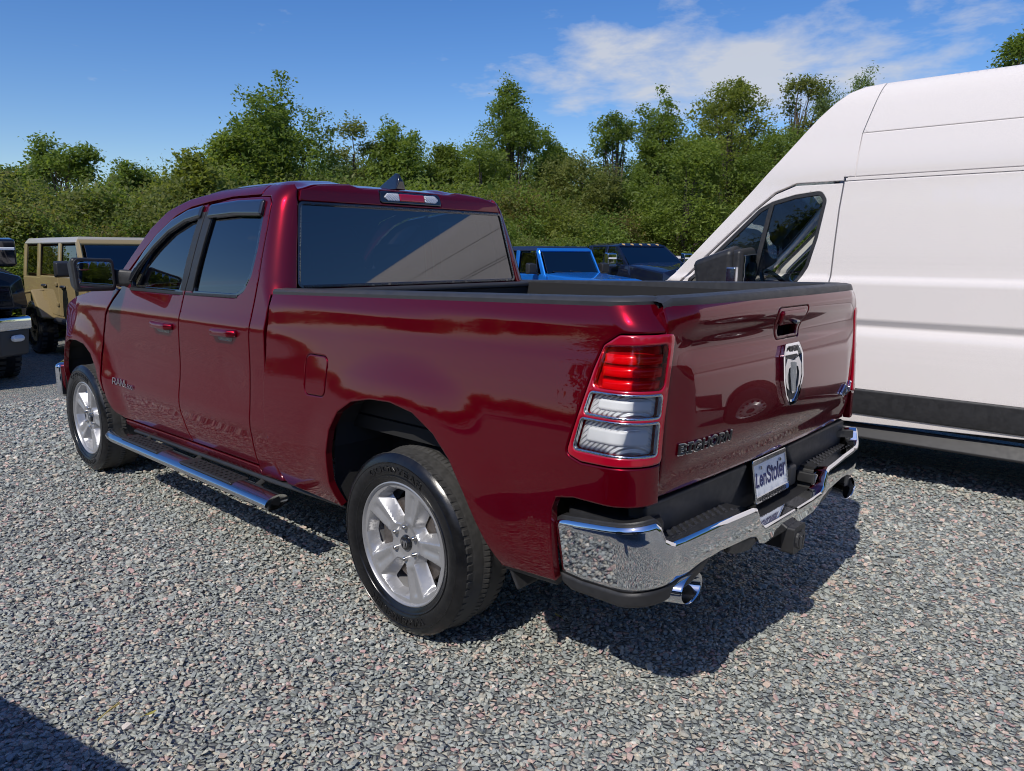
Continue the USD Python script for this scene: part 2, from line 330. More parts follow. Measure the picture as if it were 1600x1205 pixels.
def Wbed(y, z):
    z2 = z-.028*(1.0-y)*np.clip((z-.75)/.5, 0, 1)
    return bed_prof(np.clip(z2, .38, 1.47))+flare(y, z, 0.0, .014)+.012*sst(.45, 1.0, y)*sst(1.05, 1.22, z)-.004*sst(.3, 1.05, y)*sst(.7, 1.0, z)*(1-sst(1.0, 1.2, z))
def Wcab(y, z):
    w = cab_prof(np.clip(z, .36, 1.95))
    nose = np.clip((y-3.55)/.95, 0, 1.2)
    w = w+flare(y, z, AX, .032)-.27*nose**2.3-.035*sst(2.9, 4.3, y)*sst(1.0, 1.3, z)-.012*sst(2.0, 3.4, y)*sst(1.2, 1.4, z)
    # hollow between the shoulder and the sill, along the doors
    w = w-.010*np.exp(-((z-.93)/.13)**2)*sst(1.1, 1.5, y)*(1-sst(2.6, 3.1, y))
    return w
def f_cab(y, z): return np.stack([-Wcab(y, z), y, z], -1)
def wrap(s, z, y0, Wf, yr, r, curve=0.0):
    """Side surface that turns the corner at the back: s runs backwards from y0 along the side, round the corner and along the rear."""
    L = y0-(yr+r); y = np.maximum(y0-s, yr+r); w = Wf(y, z); t = np.clip(s-L, 0, r*PI/2)/r; e = np.maximum(s-L-r*PI/2, 0)
    X = -w+r-r*np.cos(t)+e; Y = np.where(s < L, y0-s, (yr+r)-r*np.sin(t)) - curve*e
    return np.stack([X, Y, z+0*s], -1)
YB0 = 1.03
def f_bed(s, z): return wrap(s, z, YB0, Wbed, -1.14+.075*sst(1.30, 1.47, z)**1.5, .125)
YC0 = 1.30
def cab_rear(z): return .978+.085*np.clip((z-1.36)/.5, 0, 1.2)
def cab_r(z): return .030+.085*sst(1.24, 1.44, z)
def f_cabr(s, z): return wrap(s, z, YC0, Wcab, cab_rear(z), cab_r(z), -0.015)
def s_of_x(x, z):
    z = np.asarray(z, float); w = Wcab(cab_rear(z)+cab_r(z), z); return float(YC0-cab_rear(z)-cab_r(z)+cab_r(z)*PI/2+(x+w-cab_r(z)))
OUTL = (-1, 0, 0)
def both(parent, name, mesh, mat, **k):
    a = put(parent, name, mesh, mat, **k); b = put(parent, name, mirror(mesh), mat, **k); return a, b

# bed sides -------------------------------------------------------
S = lambda y: YB0-y
arch_r = [(.46, .44), (.487, .56), (.485, .70), (.455, .81), (.39, .90), (.29, .958), (.16, .985), (.03, .990), (-.11, .968), (-.235, .905), (-.325, .82), (-.40, .705), (-.46, .60), (-.515, .51), (-.55, .45)]
tl_top = 1.335
bedp = Polygon([(S(1.005), 1.398), (S(1.022), 1.2), (S(1.03), .95), (S(1.03), .76), (S(.995), .60), (S(.94), .50), (S(.90), .452)] +
               [(S(y), z) for y, z in arch_r] + [(S(-.805), .47), (S(-.812), .74), (S(-.83), .785), (S(-.90), .80), (2.252, .803), (2.252, 1.40), (2.235, 1.428), (2.19, 1.438), (S(-.9), 1.432)])
# tail lamp outline in (s, z)
tl = smoothpoly([(S(-.872), .945), (S(-.905), 1.07), (S(-.945), 1.22), (S(-.975), 1.30), (S(-1.03), tl_top), (2.253, tl_top+.004), (2.253, .935), (S(-.93), .928)], .018)
fuel = smoothpoly([(S(.668), 1.125), (S(.50), 1.125), (S(.505), .95), (S(.66), .945)], .03)
bed_l = bedp.difference(tl.buffer(.006)).difference(fuel.buffer(.004))
side = drape(f_bed, bed_l, h=.035, roll=.006, th=.03, out=OUTL)
bs, _ = both(truck, 'bed_side', side, RED)
put(truck, 'fuel_door', drape(f_bed, fuel, h=.03, roll=.005, th=.02, out=OUTL), RED)
put(truck, 'fuel_door_gap', drape(off_fn(f_bed, -.012, OUTL), fuel.buffer(.012), h=.05, roll=0, out=OUTL, flange=False), DARK)
# tail lamps -------------------------------------------------------
def tail_lamp(flip):
    fx = mirror if flip else (lambda m: m)
    base = put(truck, 'tail_lamp', fx(drape(off_fn(f_bed, -.022, OUTL), tl.buffer(-.002), h=.03, roll=0, th=.05, out=OUTL)), LRED)
    clr1 = smoothpoly([(S(-.942), 1.155), (2.226, 1.155), (2.228, 1.078), (S(-.922), 1.078)], .016)
    clr2 = smoothpoly([(S(-.918), 1.069), (2.229, 1.069), (2.229, .960), (S(-.893), .960)], .016)
    red = smoothpoly([(S(-.975), 1.30), (2.228, 1.31), (2.227, 1.166), (S(-.944), 1.166)], .022)
    lens = tl.difference(clr1).difference(clr2).difference(red)
    put(base, 'red_surround', fx(drape(off_fn(f_bed, .004, OUTL), lens, h=.02, roll=.006, th=.02, out=OUTL)), LRED)
    put(base, 'brake_lens', fx(drape(off_fn(f_bed, .001, OUTL), red, h=.02, roll=.004, th=.006, out=OUTL)), LREDT)
    for k, zz in enumerate((1.182, 1.222, 1.262)):
        put(base, 'reflector_step', fx(drape(off_fn(f_bed, -.010+.003*(k % 2), OUTL), sbox(S(-.972), zz-.015, 2.222, zz+.014), h=.02, roll=.011, th=.012, out=OUTL)), LREDB)
    for c in (clr1, clr2):
        put(base, 'clear_lens', fx(drape(off_fn(f_bed, .002, OUTL), c, h=.02, roll=.004, th=.004, out=OUTL)), LCLR)
        put(base, 'reflector_bowl', fx(drape(off_fn(f_bed, -.019, OUTL), c.buffer(-.003), h=.02, roll=.012, th=.004, out=OUTL)), LREFL)
        put(base, 'bezel', fx(drape(off_fn(f_bed, .003, OUTL), c.buffer(.001).difference(c.buffer(-.0065)), h=.01, roll=.002, th=.012, out=OUTL)), CHROME2)
        x0, z0, x1, z1 = c.bounds; hh = z1-z0
        inner = smoothpoly([(x0+.035, z0+.32*hh), (x1-.03, z0+.32*hh), (x1-.03, z0+.74*hh), (x0+.045, z0+.74*hh)], .01)
        put(base, 'lamp_insert', fx(drape(off_fn(f_bed, -.012, OUTL), inner, h=.02, roll=.008, th=.008, out=OUTL)), WHITE_INK)
tail_lamp(False); tail_lamp(True)
# rail caps --------------------------------------------------------
railp = Polygon([(S(1.0), 1.386), (S(-.9), 1.425), (2.16, 1.428), (2.235, 1.424), (2.235, 1.4325), (2.16, 1.438), (S(-.9), 1.436), (S(1.0), 1.40)])
def rail_mesh():
    ss = np.r_[np.linspace(.03, 1.95, 36), np.linspace(2.0, 2.243, 22)]; prof = [(.003, -.020), (.005, -.005), (-.004, .006), (-.02, .010), (-.070, .010), (-.080, .004), (-.082, -.045)]; V = []
    zt = 1.4+.0195*ss-.010*sst(2.15, 2.243, ss)
    for s, z in zip(ss, zt):
        e = 1e-3; a = f_bed(np.array(s), np.array(z-.010)); b = f_bed(np.array(s+e), np.array(z-.010))-f_bed(np.array(s-e), np.array(z-.010)); b = b/np.linalg.norm(b); o = np.array([b[1], -b[0], 0])
        V += [a+o*dx+[0, 0, .010+dz] for dx, dz in prof]
    k = len(prof); F = []; n = len(ss)
    for i in range(n-1):
        for j in range(k-1): F.append([i*k+j, (i+1)*k+j, (i+1)*k+j+1, i*k+j+1])
    V = np.array(V); F = np.array(F); m = trimesh.Trimesh(V, np.vstack([F[:, [0, 1, 2]], F[:, [0, 2, 3]]]), process=False)
    if np.mean(m.face_normals[:, 2]) < 0: m.invert()
    return m
both(truck, 'bed_rail_cap', rail_mesh(), GREYP, smooth=40)
# bed box ----------------------------------------------------------
bedbox = []
bedbox += [box(-.84, .84, -1.07, .93, .86, .885), box(-.84, .84, .915, .945, .87, 1.37)]
for s in (-1, 1): bedbox += [box(min(s*.835, s*.86), max(s*.835, s*.86), -1.08, .93, .87, 1.40), rbox(min(s*.55, s*.845), max(s*.55, s*.845), -.42, .42, .86, 1.10, .05)]
bedbox += [box(-.80+.16*i, -.80+.16*i+.07, -1.06, .91, .885, .897) for i in range(11)]
bx_ = put(truck, 'bed_liner', bedbox, LINER, smooth=False)
put(truck, 'front_rail_cap', rbox(-.90, .90, .90, .975, 1.372, 1.402, .01), GREYP)
# tailgate ----------------------------------------------------------
tgz = PCH([.78, .805, .83, .855, .88, .91, .95, 1.02, 1.10, 1.18, 1.225, 1.255, 1.285, 1.315, 1.345, 1.375, 1.405, 1.425, 1.44, 1.46],
          [-1.095, -1.112, -1.120, -1.1235, -1.127, -1.138, -1.150, -1.1555, -1.153, -1.147, -1.141, -1.133, -1.1285, -1.134, -1.147, -1.1525, -1.1485, -1.137, -1.118, -1.082])
tge = PCH([.78, .83, .90, 1.10, 1.30, 1.36, 1.40, 1.43, 1.46], [-1.105, -1.117, -1.13, -1.137, -1.137, -1.134, -1.124, -1.105, -1.08])
def f_tg(x, z):
    zz = np.clip(z-.006*(1-(x/.86)**2), .78, 1.46); m = sst(0.0, .17, .858-np.abs(x)+0*z)
    y = tge(zz)*(1-m)+tgz(zz)*m-.030*(1-(x/.86)**2)
    return np.stack([x+0*z, y, z+0*x], -1)
OUTB = (0, -1, 0)
hw = .848
tgp = smoothpoly([(-hw, .806), (hw, .806), (hw, 1.41), (hw-.025, 1.435), (-hw+.025, 1.435), (-hw, 1.41)], .008)
bez = smoothpoly([(-.150, 1.385), (.165, 1.385), (.125, 1.318), (.105, 1.262), (-.105, 1.262), (-.125, 1.318)], .02)
cup = smoothpoly([(-.092, 1.322), (.092, 1.322), (.083, 1.276), (-.083, 1.276)], .012)
tg = put(truck, 'tailgate', drape(f_tg, tgp.difference(bez), h=.028, roll=.007, th=.035, out=OUTB), RED)
put(tg, 'handle_bezel', drape(off_fn(f_tg, .001, OUTB), bez.buffer(-.003).difference(cup), h=.02, roll=.008, th=.02, out=OUTB), RED)
put(tg, 'handle_cup', drape(off_fn(f_tg, -.05, OUTB), cup.buffer(.01), h=.03, roll=0, th=.01, out=OUTB), BLKG)
hp = smoothpoly([(-.118, 1.372), (.118, 1.372), (.100, 1.318), (-.100, 1.318)], .015)
put(tg, 'handle', drape(off_fn(f_tg, .012, OUTB), hp, h=.02, roll=.012, th=.02, out=OUTB), RED)
put(tg, 'rear_camera', hull([(.0, -1.165, 1.335), (.03, -1.165, 1.335), (.0, -1.19, 1.325), (.03, -1.19, 1.325)], .008), BLKG)
def tg_cap():
    x = np.linspace(-hw+.005, hw-.005, 40); V, F = [], []; prof = [(-.004, -.022), (-.007, -.006), (-.001, .005), (.02, .010), (.055, .010), (.062, -.03)]
    for xx in x:
        c = 1-(xx/.86)**2; z = 1.441+.004*c; y = float(f_tg(np.array(xx), np.array(1.428))[1]); e = .02*max(0, (abs(xx)-.80)/.05)**2
        V += [(xx, y+dy, z+dz-e) for dy, dz in prof]
    k = len(prof)
    for i in range(39):
        for j in range(k-1): a, b = i*k+j, (i+1)*k+j; F += [[a, b, b+1], [a, b+1, a+1]]
    m = trimesh.Trimesh(np.array(V), np.array(F), process=False)
    if np.mean(m.face_normals[:, 2]) < 0: m.invert()
    return m
put(tg, 'spoiler_cap', tg_cap(), GREYP, smooth=40)
put(tg, 'inner_panel', box(-.83, .83, -1.09, -1.06, .84, 1.43), LINER, smooth=False)
# badges on the tailgate
def tgput(name, mesh, x, z, mat, lift=.002, parent=None, **k): return put(parent or tg, name, on_surface(mesh, f_tg, x, z, lift=lift, out=OUTB), mat, smooth=25, **k)
def slab_text(s, h, depth):
    return txt(s, h, depth, bold=True, squash=1.12)
bt = txt('BIGHORN', .034, .004, bold=False, squash=1.12); w_ = bt.bounds[1][0]
bt.apply_scale([.318/w_, 1, 1]); 
outl = unary_union([Polygon(p).buffer(0) for p in []]) if False else None
def outline_of(mesh, grow):
    v, f = arr(mesh); t = v[f][:, :, :2]; top = [Polygon(q) for q in t if abs(np.cross(q[1]-q[0], q[2]-q[0])) > 1e-9]
    return unary_union(top).buffer(grow, quad_segs=3).simplify(.0003)
bb = tgput('model_badge', extr(outline_of(bt, .0038), .003), -.782, .944, CHROME)
put(bb, 'badge_letters', on_surface(bt, f_tg, -.782, .944, lift=.0045, out=OUTB), BLACK_INK, smooth=25)
ft = txt('4x4', .046, .006, squash=1.55, shear=.35); ft.apply_scale([.20/ft.bounds[1][0], 1, 1])
fb = tgput('drive_badge', extr(outline_of(ft, .004), .004), .615, .948, CHROME)
put(fb, 'badge_letters', on_surface(ft, f_tg, .615, .948, lift=.005, out=OUTB), CHROME2, smooth=25)
# emblem: shield with a horned head
EX, EZ = .0, 1.128
sh = smoothpoly([(-.064, .112), (.064, .112), (.092, .072), (.094, -.02), (.066, -.085), (.03, -.122), (-.03, -.122), (-.066, -.085), (-.094, -.02), (-.092, .072)], .010)
em = tgput('emblem', extr(sh, .008), EX, EZ, CHROME)
put(em, 'emblem_rim', on_surface(extr(sh.difference(sh.buffer(-.012)), .008), f_tg, EX, EZ, lift=.009, out=OUTB), CHROME, smooth=25)
hd = [Polygon([(-.024, .048), (.024, .048), (.030, .0), (.016, -.062), (.010, -.078), (-.010, -.078), (-.016, -.062), (-.030, .0)])]
for s in (-1, 1):
    hd.append(Polygon([(s*.020, .052), (s*.052, .058), (s*.074, .030), (s*.076, -.012), (s*.060, -.050), (s*.040, -.062), (s*.052, -.030), (s*.054, .0), (s*.044, .022), (s*.026, .026)]))
hdm = join([extr(h.buffer(.001), .006) for h in hd]); put(em, 'horned_head', on_surface(hdm, f_tg, EX, EZ, lift=.0095, out=OUTB), CHROME2, smooth=20)
ridge = hull([(-.012, .044, .012), (.012, .044, .012), (0, .04, .026), (0, -.074, .022), (-.006, -.07, .012), (.006, -.07, .012)])
put(em, 'face_ridge', on_surface(ridge, f_tg, EX, EZ, lift=.002, out=OUTB), CHROME, smooth=10)
fld = smoothpoly([(-.05, .070), (.05, .070), (.074, .05), (.076, -.02), (.05, -.075), (.02, -.104), (-.02, -.104), (-.05, -.075), (-.076, -.02), (-.074, .05)], .01).difference(unary_union(hd).buffer(.003))
put(em, 'emblem_field', on_surface(extr(fld, .0015), f_tg, EX, EZ, lift=.0085, out=OUTB), BLK, smooth=25)
et = txt('RAM', .020, .003, squash=1.35, center=True); put(em, 'emblem_letters', on_surface(et, f_tg, EX, EZ+.083, lift=.017, out=OUTB), BLACK_INK, smooth=25)

# cab side ----------------------------------------------------------
fgap = [(2.87, 1.345), (2.96, 1.27), (3.05, 1.17), (3.115, 1.03), (3.123, .90), (3.118, .75), (3.095, .60), (3.02, .51), (2.93, .478)]
mgap = [(1.845, 1.842), (1.862, 1.70), (1.905, 1.45), (1.945, 1.34), (1.965, 1.21), (1.995, 1.0), (2.010, .78), (2.005, .66), (1.965, .55), (1.925, .487)]
rgap = [(1.30, 1.868), (1.20, 1.862), (1.165, 1.83), (1.150, 1.70), (1.148, 1.45), (1.168, 1.30), (1.182, 1.15), (1.185, 1.0), (1.195, .80), (1.195, .60), (1.185, .492)]
ftop = [(2.87, 1.372), (2.80, 1.435), (2.60, 1.575), (2.42, 1.690), (2.22, 1.785), (2.05, 1.830), (1.845, 1.852)]
rtop = [(1.845, 1.852), (1.60, 1.870), (1.30, 1.868)]
g_ = .0035
fdoor = Polygon(fgap+[(2.5, .480), (1.925, .487)]+mgap[::-1][1:]+ftop[::-1]).buffer(-g_)
rdoor = Polygon(mgap+[(1.6, .490)]+rgap[::-1]+[(1.60, 1.870)]).buffer(-g_)
fwin = smoothpoly([(2.70, 1.368), (2.71, 1.40), (2.58, 1.535), (2.42, 1.640), (2.25, 1.728), (2.06, 1.785), (1.915, 1.803), (1.965, 1.55), (1.995, 1.366)], .014)
rwin = smoothpoly([(1.845, 1.366), (1.37, 1.368), (1.295, 1.40), (1.243, 1.475), (1.225, 1.60), (1.238, 1.805), (1.50, 1.815), (1.762, 1.808), (1.80, 1.60)], .02)
fd = both(truck, 'front_door', drape(f_cab, fdoor.difference(fwin.buffer(.026)), h=.035, roll=.005, th=.03, out=OUTL), RED)
rd = both(truck, 'rear_door', drape(f_cab, rdoor.difference(rwin.buffer(.020)), h=.035, roll=.005, th=.03, out=OUTL), RED)
fsail = fdoor.intersection(Polygon([(2.69, 1.362), (2.87, 1.362), (2.80, 1.42), (2.69, 1.50)]))
for d, w, gl, k in ((fd, fwin, GLASS_SIDE, 0), (rd, rwin, GLASS_DARK, 1)):
    for i, side_ in enumerate((lambda m: m, mirror)):
        put(d[i], 'window_trim', side_(drape(off_fn(f_cab, -.004, OUTL), w.buffer(.025 if not k else .019).difference(w.buffer(-.004)), h=.03, roll=.004, th=.02, out=OUTL)), BLKG)
        put(d[i], 'window', side_(drape(off_fn(f_cab, -.016, OUTL), w, h=.04, roll=0, th=.003, out=OUTL, flange=False)), gl)
# black pillar strip between the windows
pil = Polygon([(1.915, 1.803), (1.965, 1.55), (1.995, 1.366), (1.845, 1.366), (1.80, 1.60), (1.762, 1.808)])
for i, side_ in enumerate((lambda m: m, mirror)):
    put(fd[i], 'pillar_cover', side_(drape(off_fn(f_cab, .0015, OUTL), pil.intersection(fdoor), h=.03, roll=.003, th=.02, out=OUTL)), BLK)
    put(rd[i], 'pillar_cover', side_(drape(off_fn(f_cab, .0015, OUTL), pil.intersection(rdoor), h=.03, roll=.003, th=.02, out=OUTL)), BLK)
    # smoked wind deflectors along the tops of the windows
    vis = Polygon([(2.735, 1.395), (2.70, 1.455), (2.55, 1.585), (2.40, 1.690), (2.24, 1.768), (2.06, 1.818), (1.875, 1.838), (1.885, 1.772), (2.06, 1.750), (2.25, 1.690), (2.42, 1.600), (2.58, 1.495), (2.69, 1.40)])
    put(fd[i], 'wind_deflector', side_(drape(off_fn(f_cab, .019, OUTL), smoothpoly(vis.exterior.coords, .008), h=.03, roll=.018, th=.016, out=OUTL)), SMOKE)
    vis2 = smoothpoly([(1.79, 1.838), (1.50, 1.848), (1.225, 1.842), (1.222, 1.762), (1.50, 1.772), (1.795, 1.764)], .012)
    put(rd[i], 'wind_deflector', side_(drape(off_fn(f_cab, .019, OUTL), vis2, h=.03, roll=.018, th=.016, out=OUTL)), SMOKE)
    put(fd[i], 'belt_strip', side_(drape(off_fn(f_cab, .003, OUTL), strip([(2.72, 1.352), (1.96, 1.350)], .018).intersection(fdoor), h=.03, roll=.004, th=.01, out=OUTL)), BLK)
    put(rd[i], 'belt_strip', side_(drape(off_fn(f_cab, .003, OUTL), strip([(1.93, 1.350), (1.34, 1.356)], .016).intersection(rdoor), h=.03, roll=.004, th=.01, out=OUTL)), BLK)
    for d, y0, y1, zc in ((fd, 2.30, 2.06, 1.155), (rd, 1.545, 1.315, 1.165)):
        hp_ = off_fn(f_cab, .034, OUTL)
        pts = [f_cab(np.array(y), np.array(zc+.004*math.sin(6*y)))+np.array([-.030 if 0.1 < t < .9 else -.006, 0, 0]) for t, y in zip(np.linspace(0, 1, 9), np.linspace(y0, y1, 9))]
        body = m3.Manifold.batch_hull([m3.Manifold.sphere(.016, 12).scale((.7, 1, 1.25)).translate(tuple(map(float, p))) for p in pts])
        hh = put(d[i], 'handle', side_(body), RED, smooth=60)
        cupp = smoothpoly([(y0-.005, zc+.01), (y1+.02, zc+.01), (y1+.035, zc-.040), (y0-.05, zc-.040)], .02)
        put(hh, 'handle_recess', side_(drape(off_fn(f_cab, .0012, OUTL), cupp, h=.03, roll=.001, th=.001, out=OUTL)), BLKG)
# badge on the front door
def cput(parent, name, mesh, y, z, mat, lift=.002, su=-1.0): return put(parent, name, on_surface(mesh, f_cab, y, z, su=su, lift=lift, out=OUTL), mat, smooth=25)
rt_ = txt('RAM', .044, .006, bold=False, squash=1.5); rt2 = txt('1500', .026, .005, bold=False, squash=1.3)
b1 = cput(fd[0], 'door_badge', rt_, 2.975, .715, CHROME)
put(b1, 'badge_number', on_surface(rt2, f_cab, 2.775, .712, su=-1, lift=.003, out=OUTL), CHROME, smooth=25)
# rear cab corners, sills, roof rails
SC = lambda y: YC0-y
Lc = YC0
cpil = Polygon([(SC(1.30), 1.868), (SC(1.20), 1.862), (SC(1.165), 1.83), (SC(1.150), 1.70), (SC(1.148), 1.45), (SC(1.168), 1.30), (SC(1.182), 1.15), (SC(1.185), 1.0), (SC(1.195), .80), (SC(1.195), .60), (SC(1.185), .492), (SC(1.185), .43),
                (SC(.93), .44), (SC(.955), .50), (SC(1.01), .60), (SC(1.04), .76), (SC(1.04), .95), (SC(1.034), 1.2), (SC(1.03), 1.30), (SC(1.03), 1.375), (s_of_x(-.84, 1.375), 1.375), (s_of_x(-.808, 1.41), 1.41), (s_of_x(-.785, 1.55), 1.55), (s_of_x(-.757, 1.70), 1.70), (s_of_x(-.736, 1.828), 1.828), (s_of_x(-.722, 1.90), 1.90), (s_of_x(-.725, 1.926), 1.926), (SC(1.30), 1.932)]).buffer(-.002)
def f_cc(s, z):
    # the rear face of the cab keeps to one plane, so the corner is measured from the glass outwards
    return f_cabr(s, z)
both(truck, 'cab_corner', drape(f_cc, cpil, h=.03, roll=.006, th=.03, out=OUTL), RED)
sill = Polygon([(2.93, .471), (2.5, .473), (1.925, .480), (1.185, .484), (1.185, .425), (2.86, .405), (2.98, .43)])
both(truck, 'sill', drape(f_cab, sill.buffer(-.003), h=.05, roll=.006, th=.03, out=OUTL), RED)
apil = Polygon([(1.30, 1.876), (1.60, 1.878), (1.845, 1.860), (2.05, 1.838), (2.22, 1.793), (2.42, 1.698), (2.60, 1.583), (2.80, 1.443), (2.88, 1.372), (2.99, 1.372), (2.87, 1.48), (2.70, 1.612), (2.55, 1.728), (2.36, 1.826), (2.12, 1.888), (1.82, 1.926), (1.30, 1.934)])
both(truck, 'roof_rail', drape(f_cab, apil.buffer(-.003), h=.03, roll=.005, th=.03, out=OUTL), RED)
# roof
def f_roof(x, y):
    zc = 1.962-.012*((y-1.5)/.6)**2*0+np.where(y > 1.75, -.155*np.clip((y-1.75)/.75, 0, 2)**1.9, 0)-.030*sst(1.35, 1.12, y)
    a = np.abs(x); z = zc-.036*(a/.74)**3
    ribs = .016*(sst(.32, .40, a)-sst(.60, .70, a))*(1-sst(2.1, 2.4, y))
    return np.stack([x+0*y, y+0*x, z+ribs], -1)
roofp = smoothpoly([(-.715, 1.106), (.715, 1.106), (.715, 2.30), (.68, 2.44), (-.68, 2.44), (-.715, 2.30)], .02)
rf = put(truck, 'roof', drape(f_roof, roofp, h=.035, roll=.008, th=.04, out=(0, 0, 1)), RED)
for s in (1, -1):
    ys = np.linspace(1.106, 2.5, 24); pp = [f_roof(np.array(s*.722), np.array(y))+np.array([0, 0, -.008]) for y in ys]
    put(rf, 'drip_strip', tube(pp, .012, 6), BLK)
fin = hull([(0, 1.36, 1.953), (-.03, 1.16, 1.945), (.03, 1.16, 1.945), (-.012, 1.155, 1.985), (.012, 1.155, 1.985), (0, 1.175, 2.025), (0, 1.20, 2.028)], .006)
put(truck, 'roof_antenna', fin, BLKG, smooth=40)
# rear face of the cab
def f_rear(x, z):
    return np.stack([x+0*z, cab_rear(z)+.004-.012*(1-(x/.8)**2), z+0*x], -1)
rg = smoothpoly([(-.798, 1.412), (.798, 1.412), (.777, 1.55), (.730, 1.828), (-.730, 1.828), (-.777, 1.55)], .02)
_x = np.linspace(-.712, .712, 41); _z = f_roof(_x, np.full(41, 1.110))[:, 2]-.004
hdr = Polygon([(-.732, 1.836), (.732, 1.836)]+list(zip(_x[::-1], _z[::-1])))
def f_hdr(x, z):
    p = f_rear(x, z); p[..., 1] += .024*sst(1.885, 1.945, z+0*x)**1.5; return p
chm = smoothpoly([(-.225, 1.852), (.225, 1.852), (.218, 1.918), (-.218, 1.918)], .012)
rw_ = put(truck, 'rear_header', drape(f_hdr, hdr.difference(chm.buffer(.002)).buffer(-.002), h=.03, roll=.006, th=.02, out=OUTB), RED)
put(truck, 'cab_rear_panel', drape(f_rear, Polygon([(-.86, .90), (.86, .90), (.86, 1.372), (.80, 1.405), (-.80, 1.405), (-.86, 1.372)]), h=.06, roll=.005, th=.02, out=OUTB), RED)
put(truck, 'rear_window', drape(off_fn(f_rear, -.004, OUTB), rg, h=.05, roll=0, th=.004, out=OUTB, flange=False), GLASS_DARK)
put(truck, 'rear_window_seal', drape(off_fn(f_rear, .0035, OUTB), rg.buffer(.006).difference(rg.buffer(-.010)), h=.03, roll=.002, th=.016, out=OUTB), BLKG)
cl = put(truck, 'high_brake_lamp', drape(off_fn(f_hdr, .001, OUTB), chm, h=.03, roll=.006, th=.012, out=OUTB), BLKG)
put(cl, 'red_lens', drape(off_fn(f_hdr, .008, OUTB), smoothpoly([(-.09, 1.866), (.09, 1.866), (.09, 1.905), (-.09, 1.905)], .004), h=.02, roll=.006, th=.006, out=OUTB), LRED)
for s in (-1, 1):
    put(cl, 'cargo_lens', drape(off_fn(f_hdr, .008, OUTB), smoothpoly([(s*.094, 1.866), (s*.175, 1.866), (s*.20, 1.885), (s*.175, 1.905), (s*.094, 1.905)], .006), h=.02, roll=.006, th=.006, out=OUTB), LREFL)
# windscreen, bonnet, fenders, front end
def f_ws(x, t):
    a = (x/.80)**2; y0 = 3.10-.30*a; z0 = 1.36-.005*a; y1 = 2.42-.10*a; z1 = 1.868-.052*np.abs(x/.74)**2.6
    return np.stack([x*(1+.0*t)+x*.13*(1-t), y0+(y1-y0)*t, z0+(z1-z0)*t+.03*np.sin(PI*t)], -1)
put(truck, 'windscreen', drape(f_ws, sbox(-.76, 0.02, .76, .985), h=.08, roll=0, th=.004, out=(0, 1, 1), flange=False), GLASS_CLR)
put(truck, 'cowl', hull([(-.85, 2.92, 1.33), (.85, 2.92, 1.33), (-.7, 3.2, 1.335), (.7, 3.2, 1.335), (-.85, 2.8, 1.2), (.85, 2.8, 1.2)], .01), BLK)
def f_hood(x, y):
    n = np.clip((y-3.0)/1.5, 0, 1.1); a = np.abs(x)/(.90-.03*n)
    z = 1.385-.10*n-.14*n**3.2-.075*a**3+.028*(sst(.30, .42, a)-sst(.6, .8, a))*(1-n**3)
    return np.stack([x+0*y, y+0*x, z], -1)
hoodp = smoothpoly([(-.84, 3.0), (-.4, 3.13), (.4, 3.13), (.84, 3.0), (.83, 3.7), (.80, 4.1), (.70, 4.37), (.40, 4.49), (-.40, 4.49), (-.70, 4.37), (-.80, 4.1), (-.83, 3.7)], .03)
put(truck, 'bonnet', drape(f_hood, hoodp, h=.05, roll=.01, th=.04, out=(0, 0, 1)), RED)
arch_f = [(AX+.47, .44), (AX+.475, .62), (AX+.45, .76), (AX+.39, .86), (AX+.28, .925), (AX+.14, .955), (AX, .96), (AX-.14, .945), (AX-.26, .89), (AX-.345, .80), (AX-.41, .69), (AX-.48, .58), (AX-.545, .50), (AX-.58, .45)]
fend = Polygon([(2.955, .466), (3.035, .50), (3.11, .59), (3.132, .75), (3.138, .90), (3.13, 1.035), (3.065, 1.18), (2.975, 1.28), (2.90, 1.338), (2.97, 1.352), (3.3, 1.328), (3.7, 1.268), (4.0, 1.19), (4.2, 1.10), (4.24, .98), (4.23, .72), (4.10, .60), (4.07, .45)]+arch_f).buffer(0).buffer(-.002)
if hasattr(fend, 'geoms'): fend = max(fend.geoms, key=lambda g: g.area)
both(truck, 'front_fender', drape(f_cab, fend, h=.04, roll=.006, th=.03, out=OUTL), RED)
shelf = []
for s in (-1, 1):
    yy = np.linspace(2.95, 4.22, 14); zz = np.interp(yy, [2.95, 3.3, 3.7, 4.0, 4.22], [1.350, 1.326, 1.266, 1.187, 1.09])
    V = []; F = []
    for y, z in zip(yy, zz):
        w = float(Wcab(np.array(y), np.array(z))); V += [(s*w, y, z-.003), (s*(w-.06), y, z+.012), (s*.80, y, z+.01)]
    for i in range(13):
        for j in range(2): a, b = i*3+j, (i+1)*3+j; F += [[a, b, b+1], [a, b+1, a+1]] if s < 0 else [[a, b+1, b], [a, a+1, b+1]]
    t = trimesh.Trimesh(np.array(V), np.array(F), process=False)
    if t.face_normals[:, 2].mean() < 0: t.invert()
    put(truck, 'fender_top', t, RED, smooth=60)
put(truck, 'grille', hull([(-.62, 4.44, .72), (.62, 4.44, .72), (-.62, 4.48, 1.06), (.62, 4.48, 1.06), (-.62, 4.2, .72), (.62, 4.2, .72), (-.62, 4.2, 1.08), (.62, 4.2, 1.08)], .02), BLKG)
for k in range(4): put(truck, 'grille_bar', hull([(-.60, 4.475+.01*k, .77+.085*k), (.60, 4.475+.01*k, .77+.085*k)], .014), CHROME)
